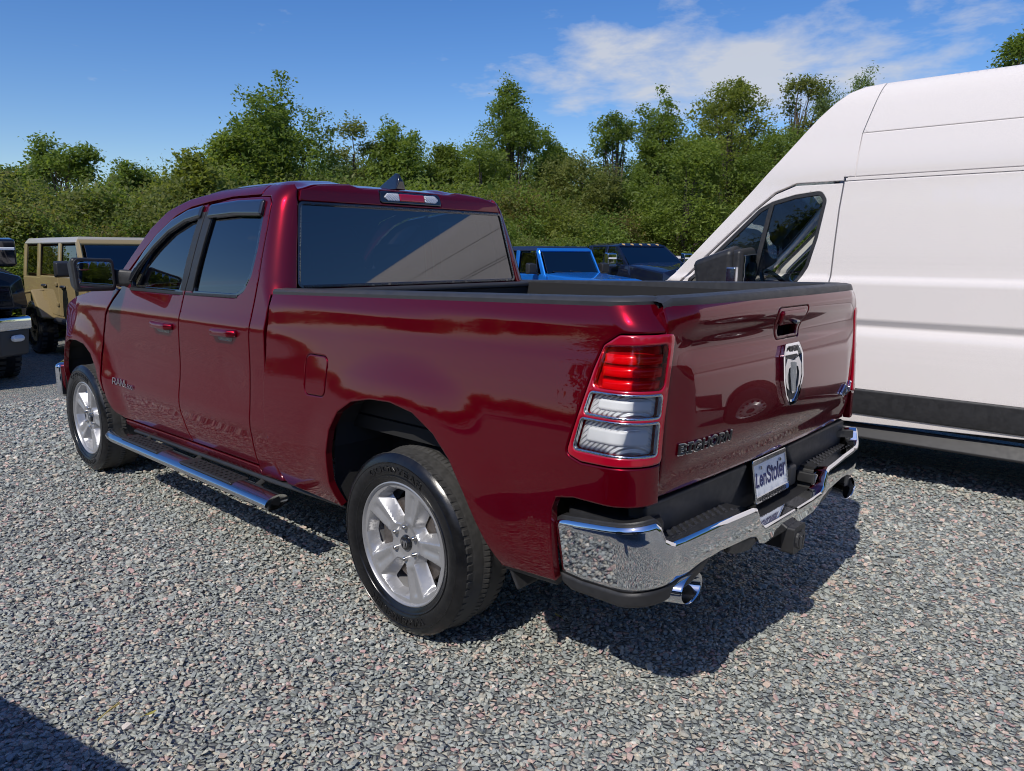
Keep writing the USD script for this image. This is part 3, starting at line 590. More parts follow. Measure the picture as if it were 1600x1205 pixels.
for s in (-1, 1):
    hl = put(truck, 'headlamp', hull([(s*.63, 4.40, .90), (s*.63, 4.42, 1.08), (s*.80, 4.20, .90), (s*.80, 4.16, 1.10), (s*.62, 4.1, .90), (s*.75, 4.05, 1.08)], .02), LREFL)
    put(hl, 'headlamp_lens', hull([(s*.63, 4.415, .90), (s*.63, 4.435, 1.08), (s*.815, 4.205, .90), (s*.82, 4.17, 1.10)], .012), LCLR)
put(truck, 'front_bumper', hull([(s*x, y, z) for s in (-1, 1) for x, y in ((.45, 4.60), (.80, 4.47), (.955, 4.16)) for z in (.50, .70)], .035), CHROME, smooth=50)
put(truck, 'front_valance', hull([(s*x, y, z) for s in (-1, 1) for x, y in ((.45, 4.5), (.78, 4.40), (.90, 4.14)) for z in (.34, .52)], .03), BLK)
# mirrors
def door_mirror(flip):
    fx = mirror if flip else (lambda m: m)
    p = put(truck, 'door_mirror', fx(hull([(-1.225, 2.80, 1.525), (-1.02, 2.80, 1.52), (-1.015, 2.80, 1.36), (-1.215, 2.80, 1.36), (-1.20, 2.93, 1.50), (-1.04, 2.93, 1.50), (-1.04, 2.93, 1.38), (-1.19, 2.93, 1.38)], .022, 12)), BLK, smooth=50)
    put(p, 'mirror_arm', fx(hull([(-1.03, 2.86, 1.465), (-1.03, 2.86, 1.385), (-.905, 2.80, 1.455), (-.915, 2.80, 1.375), (-.91, 2.72, 1.39), (-.90, 2.72, 1.45)], .014)), BLK)
    g = smoothpoly([(-1.226, 1.528), (-1.018, 1.522), (-1.014, 1.362), (-1.216, 1.362)], .02)
    f_m = lambda x, z: np.stack([x+0*z, 2.774+.02*(x+1.12)+0*z, z+0*x], -1)
    put(p, 'mirror_face', fx(drape(f_m, g, h=.05, roll=.003, th=.01, out=OUTB)), MIRROR)
    put(p, 'blind_spot_mirror', fx(drape(off_fn(f_m, .004, OUTB), smoothpoly([(-1.215, 1.520), (-1.150, 1.518), (-1.150, 1.470), (-1.213, 1.470)], .014), h=.03, roll=.006, th=.004, out=OUTB)), MIRROR)
    put(p, 'mirror_frame', fx(drape(off_fn(f_m, .002, OUTB), g.buffer(.014).difference(g.buffer(-.003)), h=.03, roll=.005, th=.02, out=OUTB)), BLK)
door_mirror(False); door_mirror(True)
# side steps
def side_step(flip):
    fx = mirror if flip else (lambda m: m)
    prof = [(0.075*math.cos(t), .036*math.sin(t)) for t in np.linspace(0, 2*PI, 20, endpoint=False)]
    ys = np.r_[3.02, 2.97, np.linspace(2.86, .96, 10), .93]; xs = np.r_[-.985, -1.00, -1.015+np.zeros(10), -1.015]; V = []
    for y, x in zip(ys, xs): V += [(x+a, y+(.02*a/.075 if y < .95 else 0), .365+b) for a, b in prof]
    n = 20; F = []
    for i in range(len(ys)-1):
        for j in range(n): k = (j+1) % n; F += [[i*n+j, i*n+k, (i+1)*n+k], [i*n+j, (i+1)*n+k, (i+1)*n+j]]
    V = np.array(V); c = len(V); V = np.vstack([V, [[-.985, 3.03, .365], [-1.015, .95, .365]]]); e = (len(ys)-1)*n
    for j in range(n): k = (j+1) % n; F += [[c, k, j], [c+1, e+j, e+k]]
    t = outward(trimesh.Trimesh(V, np.array(F), process=False))
    p = put(truck, 'side_step', fx(t), CHROME2, smooth=40)
    put(p, 'end_cap', fx(tube([(-1.015, .955, .365), (-1.015, .94, .365)], .03, 16)), BLK)
    for y0, y1 in ((2.72, 2.20), (1.88, 1.30)):
        pad = hull([(-1.065, y0, .398), (-.965, y0, .398), (-1.065, y1, .398), (-.965, y1, .398)], .006)
        q = put(p, 'step_pad', fx(pad), BLK)
        for r in range(3):
            put(q, 'grip_ridge', fx(join([box(-1.055+.03*r, -1.040+.03*r, y1+.03+k*.05, y1+.06+k*.05, .403, .4085) for k in range(int((y0-y1-.05)/.05))])), BLK, smooth=False, kind='stuff')
    for y in (2.6, 1.9, 1.2): put(p, 'step_bracket', fx(hull([(-.99, y, .37), (-.80, y, .46)], .018)), DARK)
side_step(False); side_step(True)
# ------------------------------------------------------------------ ground: one sheet of crushed stone, loose stones over the near part
PAL = [(0.0, (.11, .115, .115)), (.14, (.165, .180, .178)), (.30, (.215, .232, .222)), (.44, (.180, .196, .205)), (.56, (.270, .280, .262)), (.68, (.235, .245, .230)),
       (.78, (.29, .285, .25)), (.87, (.33, .29, .245)), (.935, (.36, .265, .235)), (.97, (.30, .20, .20)), (1.0, (.45, .44, .40))]
PAL = [(a, (min(.7, c[0]*1.50), min(.7, c[1]*1.50), min(.7, c[2]*1.43))) for a, c in PAL]
GROUND = M('gravel_bed', {
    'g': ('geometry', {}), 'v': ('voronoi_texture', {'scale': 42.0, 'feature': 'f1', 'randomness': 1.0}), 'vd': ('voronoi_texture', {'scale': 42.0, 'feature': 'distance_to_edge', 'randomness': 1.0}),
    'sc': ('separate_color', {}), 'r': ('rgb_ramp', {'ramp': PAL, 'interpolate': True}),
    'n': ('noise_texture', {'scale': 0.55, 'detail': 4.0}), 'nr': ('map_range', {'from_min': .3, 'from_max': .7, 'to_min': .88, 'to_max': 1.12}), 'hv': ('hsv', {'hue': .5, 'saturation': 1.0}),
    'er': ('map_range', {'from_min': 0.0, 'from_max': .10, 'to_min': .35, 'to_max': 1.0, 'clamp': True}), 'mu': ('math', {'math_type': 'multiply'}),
    'dd': ('map_range', {'from_min': 0.0, 'from_max': .30, 'to_min': 0.0, 'to_max': 1.0, 'clamp': True}), 'ad': ('math', {'math_type': 'multiply_add', 'value2': .8}),
    'b': ('bump', {'strength': 0.9, 'distance': 0.014}), 'p': ('principled_bsdf', {'roughness': 0.85})},
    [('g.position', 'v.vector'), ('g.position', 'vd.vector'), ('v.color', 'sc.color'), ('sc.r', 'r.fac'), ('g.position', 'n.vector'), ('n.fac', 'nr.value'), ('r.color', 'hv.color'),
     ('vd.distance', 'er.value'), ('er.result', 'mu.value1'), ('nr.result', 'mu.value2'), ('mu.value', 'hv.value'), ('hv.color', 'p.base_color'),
     ('vd.distance', 'dd.value'), ('sc.g', 'ad.value1'), ('dd.result', 'ad.value3'), ('ad.value', 'b.height'), ('b.normal', 'p.normal')])
STONE = M('crushed_stone', {
    'o': ('object_info', {}), 'r': ('rgb_ramp', {'ramp': PAL, 'interpolate': True}), 'g': ('geometry', {}), 'n': ('noise_texture', {'scale': 140.0, 'detail': 3.0}),
    'wn': ('white_noise_texture', {'dimensions': '3D'}),
    'nr': ('map_range', {'from_min': .3, 'from_max': .7, 'to_min': .84, 'to_max': 1.16}), 'hv': ('hsv', {'hue': .5, 'saturation': 1.0}), 'p': ('principled_bsdf', {'roughness': 0.8})},
    [('o.location', 'wn.vector'), ('wn.value', 'r.fac'), ('r.color', 'hv.color'), ('g.position', 'n.vector'), ('n.fac', 'nr.value'), ('nr.result', 'hv.value'), ('hv.color', 'p.base_color')])
def gz(x, y):
    """The lot falls away gently to the far right, behind the parked cars."""
    x = np.asarray(x, float); y = np.asarray(y, float)
    t = np.clip((x-3.5)*.8+(y-4.5)*.6*0, 0, 30); return -.17*sst(1.0, 12.0, t)
gx = np.r_[-400, -150, -60, -30, np.arange(-16, 40, 2.0), 60, 120, 400]; gy = np.r_[-400, -150, -60, -30, np.arange(-16, 40, 2.0), 60, 150, 400]
GX, GY = np.meshgrid(gx, gy, indexing='ij'); V = np.stack([GX, GY, gz(GX, GY)-.012], -1).reshape(-1, 3); n_ = len(gy)
F = [[i*n_+j, (i+1)*n_+j, (i+1)*n_+j+1, i*n_+j+1] for i in range(len(gx)-1) for j in range(n_-1)]
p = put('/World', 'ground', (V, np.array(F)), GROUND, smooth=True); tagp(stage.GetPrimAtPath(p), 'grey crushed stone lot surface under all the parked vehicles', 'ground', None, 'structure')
def gravel():
    path = '/World/'+numbered('/World', 'gravel'); pi = UsdGeom.PointInstancer.Define(stage, path); protos = []
    r = np.random.default_rng(11)
    for k in range(9):
        q = r.normal(size=(11, 3)); q /= np.linalg.norm(q, axis=1, keepdims=True); q *= r.uniform(.75, 1.0, (11, 1)); q *= [1.0, r.uniform(.62, .9), r.uniform(.38, .62)]
        h = trimesh.convex.convex_hull(q); pp = path+'/stone_%03d' % k if k else path+'/stone'
        usdkit.mesh(stage, pp, h, STONE, smooth=False); protos.append(pp)
    P, Sz = [], []
    for r0, r1, dens_, sz in ((0.8, 3.6, 3200, .0115), (3.6, 6.0, 2000, .0142), (6.0, 9.5, 900, .0195)):
        a = (r1**2-r0**2)*.5*1.40; m = int(a*dens_); rad = np.sqrt(r.uniform(r0**2, r1**2, m)); an = YAW+r.uniform(-.70, .70, m)
        P.append(np.c_[CAM[0]+rad*np.sin(an), CAM[1]+rad*np.cos(an)]); Sz.append(sz*np.exp(r.normal(0, .26, m)))
    P = np.vstack(P); Sz = np.hstack(Sz); m = len(P)
    # leave out what stands hidden deep under the pickup and the van
    keep = ~((np.abs(P[:, 0]+.0) < .35) & (P[:, 1] > .8) & (P[:, 1] < 4.3)) & ~((P[:, 0] > 3.4) & (P[:, 1] < 2.0)) & ~((P[:, 0] > 1.1) & (P[:, 1] > .6))
    P, Sz = P[keep], Sz[keep]; m = len(P)
    z = -.010+r.uniform(-.006, .010, m)+.010*(meshkit.fbm(np.c_[P*2.2, np.zeros(m)], 3, 3)-.5)
    ax = r.uniform(0, 2*PI, m); tilt = r.normal(0, .26, (m, 2))
    qz = np.c_[np.cos(ax/2), 0*ax, 0*ax, np.sin(ax/2)]; qt = np.c_[np.ones(m), tilt[:, 0]/2, tilt[:, 1]/2, 0*ax]; qt /= np.linalg.norm(qt, axis=1, keepdims=True)
    w1, x1, y1, z1 = qt.T; w2, x2, y2, z2 = qz.T
    Q = np.c_[w1*w2-x1*x2-y1*y2-z1*z2, w1*x2+x1*w2+y1*z2-z1*y2, w1*y2-x1*z2+y1*w2+z1*x2, w1*z2+x1*y2-y1*x2+z1*w2]
    pi.CreatePrototypesRel().SetTargets(protos)
    pi.CreateProtoIndicesAttr(Vt.IntArray.FromNumpy(r.integers(0, 9, m).astype(np.int32)))
    pi.CreatePositionsAttr(Vt.Vec3fArray.FromNumpy(np.c_[P, z].astype(np.float32)))
    pi.CreateScalesAttr(Vt.Vec3fArray.FromNumpy(np.repeat(Sz[:, None], 3, 1).astype(np.float32)))
    pi.CreateOrientationsAttr(Vt.QuathArray([Gf.Quath(float(a), float(b), float(c), float(d)) for a, b, c, d in Q]))
    tagp(pi.GetPrim(), 'loose grey green and pinkish crushed stones covering the lot in the foreground', 'gravel', None, 'stuff')
gravel()
# bumper ------------------------------------------------------------
def Wbump(y, z): return .988-.20*np.clip(.69-z, 0, .18)+0*y
YM0 = -.80
def f_bump(s, z):
    L = YM0-(-1.195+.14); y = np.maximum(YM0-s, -1.055); w = Wbump(y, z); r = .14; t = np.clip(s-L, 0, r*PI/2)/r; e = np.maximum(s-L-r*PI/2, 0)
    x = -w+r-r*np.cos(t)+e; bow = .055*(1-np.clip(np.abs(x)/.85, 0, 1)**2)
    lean = .02*sst(.60, .48, z)+.012*sst(.64, .76, z)
    return np.stack([x, np.where(s < L, YM0-s, -1.055-r*np.sin(t))-bow*np.clip(e/.05, 0, 1)+lean*np.clip(t, 0, 1), z+0*s], -1)
Lb = .255+.14*PI/2+.985-.14          # arc length from the front edge to the middle
SX = lambda x: Lb+x                 # along the back face, by x
halfp = [(.012, .503), (.012, .690), (.03, .703), (.20, .722), (.34, .742), (SX(-.915), .752), (SX(-.893), .735), (SX(-.878), .695), (SX(-.845), .678), (SX(-.60), .686), (SX(-.365), .682), (SX(-.335), .672), (SX(-.318), .61), (SX(-.295), .590), (SX(0), .590)]
halfl = [(SX(0), .498), (SX(-.27), .502), (SX(-.305), .516), (SX(-.34), .552), (SX(-.40), .568), (SX(-.60), .574), (SX(-.72), .560), (SX(-.80), .538), (.40, .520), (.25, .503), (.10, .496)]
full = halfp+[(2*Lb-a, b) for a, b in halfp[::-1][1:]]+[(2*Lb-a, b) for a, b in halfl[::-1]]+halfl[1:]
bump = smoothpoly(full, .009)
def f_bump2(s, z):
    a = f_bump(np.minimum(s, Lb), z); b = f_bump(np.minimum(2*Lb-s, Lb), z); b = b*[-1, 1, 1]
    return np.where((s <= Lb)[..., None], a, b)
bp = put(truck, 'rear_bumper', drape(f_bump2, bump, h=.03, roll=.018, th=.05, out=(0, -1, 0)), CHROME)
put(bp, 'bumper_edge', drape(off_fn(f_bump, -.018, (0, -1, 0)), bump.buffer(.012).intersection(sbox(-.1, 0, Lb-.86, 2)).intersection(sbox(-.1, .3, 5, 2)), h=.03, roll=.008, th=.03, out=(-1, 0, 0)), BLK)
# lower valance of the bumper
for fx in ((lambda m: m), mirror):
    val = Polygon([(.010, .500), (.10, .493), (.25, .500), (.40, .517), (SX(-.80), .542), (SX(-.72), .571), (SX(-.66), .582), (SX(-.70), .535), (SX(-.76), .500), (.42, .470), (.25, .452), (.06, .450), (.02, .47)])
    put(bp, 'valance', fx(drape(off_fn(f_bump, .001, (0, -1, 0)), val, h=.03, roll=.012, th=.05, out=(0, -1, 0))), BLK)
    val2 = Polygon([(SX(-.52), .574), (SX(-.345), .554), (SX(-.31), .520), (SX(-.36), .500), (SX(-.47), .514), (SX(-.53), .540)])
    put(bp, 'valance_insert', fx(drape(off_fn(f_bump, -.014, (0, -1, 0)), val2, h=.03, roll=.010, th=.03, out=(0, -1, 0))), BLK)
    # step pads with raised grips
    pad = extr(smoothpoly([(-.872, -1.09), (-.355, -1.09), (-.350, -1.205), (-.60, -1.186), (-.855, -1.160)], .01), .025, .645)
    q = put(bp, 'step_pad', fx(pad), BLK, smooth=False)
    for r in range(4):
        for k in range(12-(r % 2)):
            x = -.835+.0385*(k+.5*(r % 2)); y = -1.112-.0235*r-.03*(1-(x/.85)**2)*.5
            w = hull([(x-.013, y-.007, .669), (x+.013, y-.007, .669), (x-.008, y+.008, .669), (x+.008, y+.008, .669), (x-.007, y+.005, .677), (x+.007, y+.005, .677)])
            put(q, 'grip_stud', fx(w), BLK, smooth=False)
    put(bp, 'upper_panel', fx(hull([(-.88, -1.085, .66), (-.30, -1.10, .66), (-.88, -1.095, .775), (-.20, -1.105, .775), (-.88, -1.05, .775), (-.2, -1.05, .775), (-.88, -1.05, .66), (-.3, -1.05, .66)], .014)), BLK)
    put(bp, 'corner_cover', fx(extr(smoothpoly([(-.955, -.84), (-.80, -.84), (-.80, -1.10), (-.87, -1.165), (-.925, -1.13), (-.962, -1.05)], .02), .03, .712)), BLK, smooth=False)
    put(bp, 'step_wall', fx(hull([(-.348, -1.10, .655), (-.348, -1.20, .655), (-.322, -1.10, .575), (-.318, -1.21, .575), (-.36, -1.1, .575), (-.36, -1.20, .575)], .006)), BLK)
fl = extr(smoothpoly([(-.315, -1.05), (.315, -1.05), (.31, -1.205), (0, -1.215), (-.31, -1.205)], .01), .02, .567)
put(bp, 'centre_step', fl, BLK, smooth=False)
put(bp, 'centre_panel', rbox(-.30, .30, -1.09, -1.05, .575, .80, .012), BLK)
put(bp, 'tow_socket', rbox(.19, .27, -1.135, -1.08, .605, .70, .015), BLK)
put(bp, 'socket_cover', rbox(.30, .322, -1.20, -1.12, .61, .655, .006), BLK)
# number plate in a chrome frame
def f_pl(x, z): return np.stack([x+0*z, -1.145+.16*(z-.625)+0*x, z+0*x], -1)
plo = smoothpoly([(-.158, .618), (.158, .618), (.158, .790), (-.158, .790)], .012)
plt_ = put(truck, 'number_plate', drape(f_pl, plo.buffer(-.004), h=.06, roll=.002, th=.004, out=OUTB), WHITE_INK)
put(plt_, 'plate_frame', drape(off_fn(f_pl, .004, OUTB), plo.difference(sbox(-.145, .646, .145, .768)), h=.03, roll=.004, th=.008, out=OUTB), CHROME2)
def plate_text(name, s, h, x, z, w, mat, shear=0.0, lift=.001):
    t = txt(s, h, .0012, squash=1.0, shear=shear); b = t.bounds; t.apply_translation((-b[0][0], 0, 0)); t.apply_scale([w/(b[1][0]-b[0][0]), 1, 1])
    put(plt_, name, on_surface(t, f_pl, x, z, lift=lift, out=OUTB), mat, smooth=False)
plate_text('plate_letters', 'Len', .052, -.140, .683, .098, NAVY_INK, .18)
plate_text('plate_letters', 'Stoler', .062, -.038, .683, .178, NAVY_INK, .18)
plate_text('frame_letters', 'LEN STOLER', .016, -.115, .625, .23, BLACK_INK, lift=.0085)
for x in (-.09, .09): put(plt_, 'plate_bolt', on_surface(trimesh.creation.cylinder(.007, .006, sections=10), f_pl, x, .752, lift=.004, out=OUTB), CHROME2)
# exhausts, hitch
for fx in ((lambda m: m), mirror):
    d = np.array([.46, -1.0, .03]); d /= np.linalg.norm(d); c = np.array([-.755, -1.175, .492])
    a = np.cross(d, [0, 0, 1]); a /= np.linalg.norm(a); b = np.cross(a, d); V = []; n = 32; q = np.linspace(0, 2*PI, n, endpoint=False)
    st = [(-.34, .036, .7), (-.26, .050, .85), (-.24, .056, 1), (.025, .062, 1), (.031, .060, 1), (.025, .054, 1), (-.20, .049, 1)]
    for t, r, e in st: V.append(c+d*(t+(.028*np.cos(q)*1.0 if t > 0 else 0*q))[:, None]+(np.cos(q)*r*1.15*1)[:, None]*a*(-1)+(np.sin(q)*r*.82)[:, None]*b)
    V = np.vstack(V); F = []
    for i in range(len(st)-1):
        for j in range(n): k = (j+1) % n; F += [[i*n+j, (i+1)*n+j, (i+1)*n+k], [i*n+j, (i+1)*n+k, i*n+k]]
    t_ = outward(trimesh.Trimesh(V, np.array(F), process=False)); ex = put(truck, 'exhaust_tip', fx(t_), CHROME, smooth=40)
    bo = np.vstack([V[-n:], [V[-n:].mean(0)]]); put(ex, 'exhaust_bore', fx(trimesh.Trimesh(bo, [[j, (j+1) % n, n] for j in range(n)], process=False)), DARK)
    put(ex, 'exhaust_pipe', fx(tube([c+d*-.32, (-.66, -.75, .50), (-.60, -.5, .52)], .034, 12)), STEEL)
ht = put(truck, 'tow_receiver', join([rbox(-.045, .045, -1.22, -.95, .425, .515, .008), rbox(-.60, .60, -1.06, -.97, .46, .53, .02)]), DARK)
hc = put(ht, 'receiver_cover', extr(smoothpoly([(-.055, -.055), (.055, -.055), (.055, .055), (-.055, .055)], .012), .05), BLK, smooth=30)
UsdGeom.Xformable(stage.GetPrimAtPath(hc)).AddTransformOp().Set(Gf.Matrix4d(1, 0, 0, 0, 0, 0, 1, 0, 0, -1, 0, 0, 0, -1.215, .470, 1))
put(hc, 'cover_emblem', join([extr(h_, .008, .05) for h_ in [shapely.affinity.scale(g, .52, .52, origin=(0, 0)) for g in hd]]), GREYP, smooth=False)
# dark lower trim and mud flaps
for fx in ((lambda m: m), mirror):
    put(truck, 'lower_trim', fx(drape(lambda u, v: f_cab(u, v)*[.0, 1, 1]+np.stack([-Wbed(u, v)+.012, 0*u, 0*u], -1), Polygon([(-.52, .512), (-.55, .43), (-.80, .445), (-.80, .485), (-.60, .465)]), h=.03, roll=.006, th=.06, out=OUTL)), BLK)
    put(truck, 'splash_guard', fx(hull([(-.95, -.515, .56), (-.70, -.515, .56), (-.93, -.60, .37), (-.70, -.60, .37)], .008)), BLK)
    put(truck, 'sill_trim', fx(hull([(-.93, 1.1, .415), (-.93, 2.85, .40), (-.80, 1.1, .43), (-.80, 2.85, .42), (-.925, .48, .43), (-.80, .48, .44)], .01)), BLK)
# wheel housings
for yc, ap in ((0.0, arch_r), (AX, arch_f)):
    for fx in ((lambda m: m), mirror):
        a = np.array(ap); V = []; 
        for x in (-.955, -.62): V.append(np.c_[np.full(len(a), x), a[:, 0]+np.sign(a[:, 0]-yc)*.02, a[:, 1]+.012])
        n = len(a); V = np.vstack(V); F = []
        for i in range(n-1): F += [[i, i+1, n+i+1], [i, n+i+1, n+i]]
        c = len(V); V = np.vstack([V, [[-.62, yc, .45]]])
        for i in range(n-1): F.append([n+i, n+i+1, c])
        put(truck, 'wheel_housing', fx(trimesh.Trimesh(V, np.array(F), process=False)), LINER, smooth=False)
# wheels ------------------------------------------------------------
def wheel_meshes():
    out = {}
    nt, R = 420, RW
    prof = [(.262, -.112), (.268, -.122), (.285, -.128), (.290, -.1315), (.2915, -.1345), (.294, -.1345), (.2955, -.1320), (.301, -.1345), (.310, -.1395), (.330, -.1425), (.346, -.1400), (.3475, -.1420), (.350, -.1418), (.3515, -.1380), (.366, -.1320), (.377, -.1245), (.3855, -.1150)]
    side_m = join([lathe(prof, 120), lathe([(r, -a) for r, a in prof[::-1]], 120)])
    out['side'] = outward(side_m)
    a_ = np.array([-.1150, -.1090, -.1089, -.0790, -.0789, -.0710, -.0709, -.0345, -.0344, -.0260, -.0259, 0.0]); a_ = np.r_[a_, -a_[::-1][1:]]
    q = np.linspace(0, 2*PI, nt, endpoint=False); A, Q = np.meshgrid(a_, q)
    rr = R-.0115*(np.abs(A)/.115)**3.2
    gr = ((np.abs(A) > .0705) & (np.abs(A) < .0792)) | ((np.abs(A) > .0255) & (np.abs(A) < .0347))
    ph = Q*70/(2*PI)+.35*np.sign(A)+np.where(np.abs(A) > .0709, 4.0*np.abs(A), -7*A)
    lat = (np.abs((ph % 1)-.5) < .16)
    ph2 = Q*105/(2*PI)+9*A; lat2 = (np.abs((ph2 % 1)-.5) < .11) & (np.abs(A) < .0255)
    rr = rr-np.where(gr, .009, np.where((lat & (np.abs(A) > .0345)) | lat2, .0055, 0))
    V = np.stack([A, rr*np.cos(Q), rr*np.sin(Q)], -1).reshape(-1, 3); k = len(a_); i = np.arange(nt)[:, None]; j = np.arange(k-1)[None]; i2 = (i+1) % nt
    F = np.vstack([np.stack([i*k+j, i2*k+j, i2*k+j+1], -1).reshape(-1, 3), np.stack([i*k+j, i2*k+j+1, i*k+j+1], -1).reshape(-1, 3)])
    out['tread'] = outward(trimesh.Trimesh(V, F, process=False))
    # raised sidewall lettering
    ls = []
    for s, ang0, r0, hgt, span in (('GOODYEAR', 92, .309, .027, 62), ('WRANGLER', 268, .309, .027, 64)):
        t = txt(s, hgt, .0042, squash=1.0); v, f = arr(t); v = v.copy(); W_ = v[:, 0].max(); th = math.radians(ang0)+math.radians(span)*(.5-v[:, 0]/W_); r = r0+v[:, 1]
        xs = -np.interp(r, [.296, .310, .330, .350], [.1335, .1395, .1425, .1390])-v[:, 2]+.0006
        ls.append(trimesh.Trimesh(np.c_[xs, -r*np.cos(th), r*np.sin(th)], f, process=False))
    out['letters'] = ls
    # rim: barrel, lip and five-spoke face
    out['barrel'] = lathe([(.2665, -.116), (.2655, -.122), (.261, -.124), (.256, -.120), (.252, -.108), (.232, -.06), (.228, .09), (.25, .112), (.268, .118)], 96)
    holes, pockets = [], []
    for k in range(5):
        th = math.radians(38+72*k); P = lambda r, d: (r*math.cos(th+d), r*math.sin(th+d))
        holes.append(smoothpoly([P(.108, -.16), P(.222, -.265), P(.230, 0), P(.222, .265), P(.108, .16)], .010))
        pockets.append(Polygon([P(.082, 0), P(.095, -.34), P(.237, -.44), P(.244, 0), P(.237, .44), P(.095, .34)]))
    hol = unary_union(holes); poc = unary_union(pockets)
    disc = Point(0, 0).buffer(.2535, quad_segs=32).difference(hol)
    def hgt(u, v):
        sh_ = np.shape(u); u = np.ravel(u); v = np.ravel(v); r = np.hypot(u, v); p = shapely.points(u, v)
        dh = shapely.distance(hol, p); dp = shapely.distance(poc.boundary, p); inp = shapely.contains_xy(poc, u, v)
        h = .112-.012*(1-np.clip(r/.25, 0, 1)**2)-.010*sst(.105, .06, r)
        q_ = dp/np.maximum(dp+dh, 1e-6); h = h-np.where(inp, .050*q_, 0)
        # a shallow crease along the middle of each spoke
        th = np.arctan2(v, u); w = (th-math.radians(74)+PI/5) % (2*PI/5)-PI/5
        h = h-.007*np.exp(-(w*r/.016)**2)*sst(.10, .13, r)*(1-sst(.21, .235, r))
        return h.reshape(sh_)
    fr = lambda u, v: np.stack([-hgt(u, v), -np.asarray(u)+0*v, np.asarray(v)+0*u], -1)
    out['face'] = drape(fr, disc, h=.0060, roll=0, th=.03, out=OUTL, hb=.0045, lines=[dens(q.exterior.coords, .004) for q in pockets])
    out['cap'] = outward(lathe([(0, -.104), (.024, -.104), (.030, -.101), (.034, -.094), (.035, -.085)], 40))
    ch = join([extr(shapely.affinity.scale(g, .26, .26, origin=(0, 0)), .003) for g in hd]); v, f = arr(ch); out['capmark'] = trimesh.Trimesh(np.c_[-.1035-v[:, 2], -v[:, 0], v[:, 1]], f, process=False)
    out['lugs'] = [outward(xf(join([lathe([(0, -.112), (.006, -.112), (.0098, -.108), (.0105, -.082)], 12)]), TR((0, .0695*math.cos(t), .0695*math.sin(t))))) for t in [math.radians(30+60*k) for k in range(6)]]
    out['lugwell'] = [xf(lathe([(.0165, -.0935), (.0150, -.080), (0, -.080)], 14), TR((0, .0695*math.cos(t), .0695*math.sin(t)))) for t in [math.radians(30+60*k) for k in range(6)]]
    out['disc'] = outward(lathe([(.07, -.045), (.185, -.045), (.185, -.015), (.07, -.015)], 60)); out['back'] = lathe([(.22, .02), (.05, .02), (.05, .10)], 40)
    return out
WM = wheel_meshes()
def truck_wheel(x, y, flip, steer=0.0):
    path = truck+'/'+numbered(truck, 'wheel'); xp = UsdGeom.Xform.Define(stage, path); xp.AddTranslateOp().Set(Gf.Vec3d(x, y, .39)); xp.AddRotateZOp().Set(steer); fx = mirror if flip else (lambda m: m)
    put(path, 'tyre', fx(WM['side']), RUBBER, smooth=40); put(path, 'tyre_tread', fx(WM['tread']), TREAD, smooth=28)
    for l in WM['letters']: put(path, 'tyre_lettering', fx(l), RUBBER, smooth=False)
    put(path, 'rim', fx(WM['face']), ALLOY); put(path, 'rim_barrel', fx(WM['barrel']), ALLOY, smooth=40)
    put(path, 'hub_cap', fx(WM['cap']), BLKG); put(path, 'cap_emblem', fx(WM['capmark']), CHROME2, smooth=False)
    for l in WM['lugs']: put(path, 'lug_nut', fx(l), LUG, smooth=40)
    put(path, 'brake_disc', fx(WM['disc']), STEEL); put(path, 'brake_shield', fx(WM['back']), DARK)
    put(path, 'brake_caliper', fx(rbox(-.07, .0, .09, .19, -.09, .09, .02)), STEEL)
for y in (0.0, AX):
    truck_wheel(-.868, y, False); truck_wheel(.868, y, True)
# underbody, cabin ---------------------------------------------------
for s in (-1, 1): put(truck, 'frame_rail', rbox(min(s*.42, s*.55), max(s*.42, s*.55), -1.05, 4.1, .46, .62, .02), DARK)
put(truck, 'rear_axle', join([tube([(-.80, 0, .39), (.80, 0, .39)], .045, 12), trimesh.creation.icosphere(2, .15).apply_scale((1, 1.1, 1)).apply_translation((.02, 0, .40))]), DARK)
put(truck, 'front_axle', tube([(-.80, AX, .39), (.80, AX, .39)], .04, 10), DARK)
put(truck, 'spare_tyre', xf(lathe([(.20, -.12), (.37, -.11), (.385, 0), (.37, .11), (.20, .12)], 40, 'z'), TR((0, -.55, .60))), RUBBER)
put(truck, 'propeller_shaft', tube([(0, .1, .42), (0, 2.2, .48)], .045, 12), DARK)
put(truck, 'gearbox', rbox(-.25, .25, 2.0, 3.2, .34, .62, .06), DARK)
put(truck, 'fuel_tank', rbox(-.42, .0, .6, 1.9, .40, .64, .05), DARK)
put(truck, 'bed_underside', box(-.86, .86, -1.05, .94, .80, .86), DARK, smooth=False)
put(truck, 'cabin_floor', box(-.88, .88, .99, 3.0, .50, .60), TRIM, smooth=False)
put(truck, 'bulkhead', box(-.86, .86, 2.98, 3.03, .5, 1.32), DARK, smooth=False)
put(truck, 'cabin_back', box(-.82, .82, 1.02, 1.06, .6, 1.36), TRIM, smooth=False)
put(truck, 'headliner', drape(off_fn(f_roof, -.045, (0, 0, 1)), sbox(-.69, 1.12, .69, 2.42), h=.1, roll=0, out=(0, 0, 1), flange=False), TRIM)
put(truck, 'dashboard', hull([(-.84, 2.62, .98), (.84, 2.62, .98), (-.84, 2.95, 1.30), (.84, 2.95, 1.30), (-.84, 2.60, 1.22), (.84, 2.60, 1.22), (-.84, 2.95, .9), (.84, 2.95, .9)], .03), TRIM)
def ring(c, n, R, r, k=36):
    n = np.asarray(n, float); n /= np.linalg.norm(n); a = np.cross(n, [1, 0, .1]); a /= np.linalg.norm(a); b = np.cross(n, a); t = np.linspace(0, 2*PI, k)
    return tube(np.asarray(c)+R*(np.cos(t)[:, None]*a+np.sin(t)[:, None]*b), r, 8, cap=False)
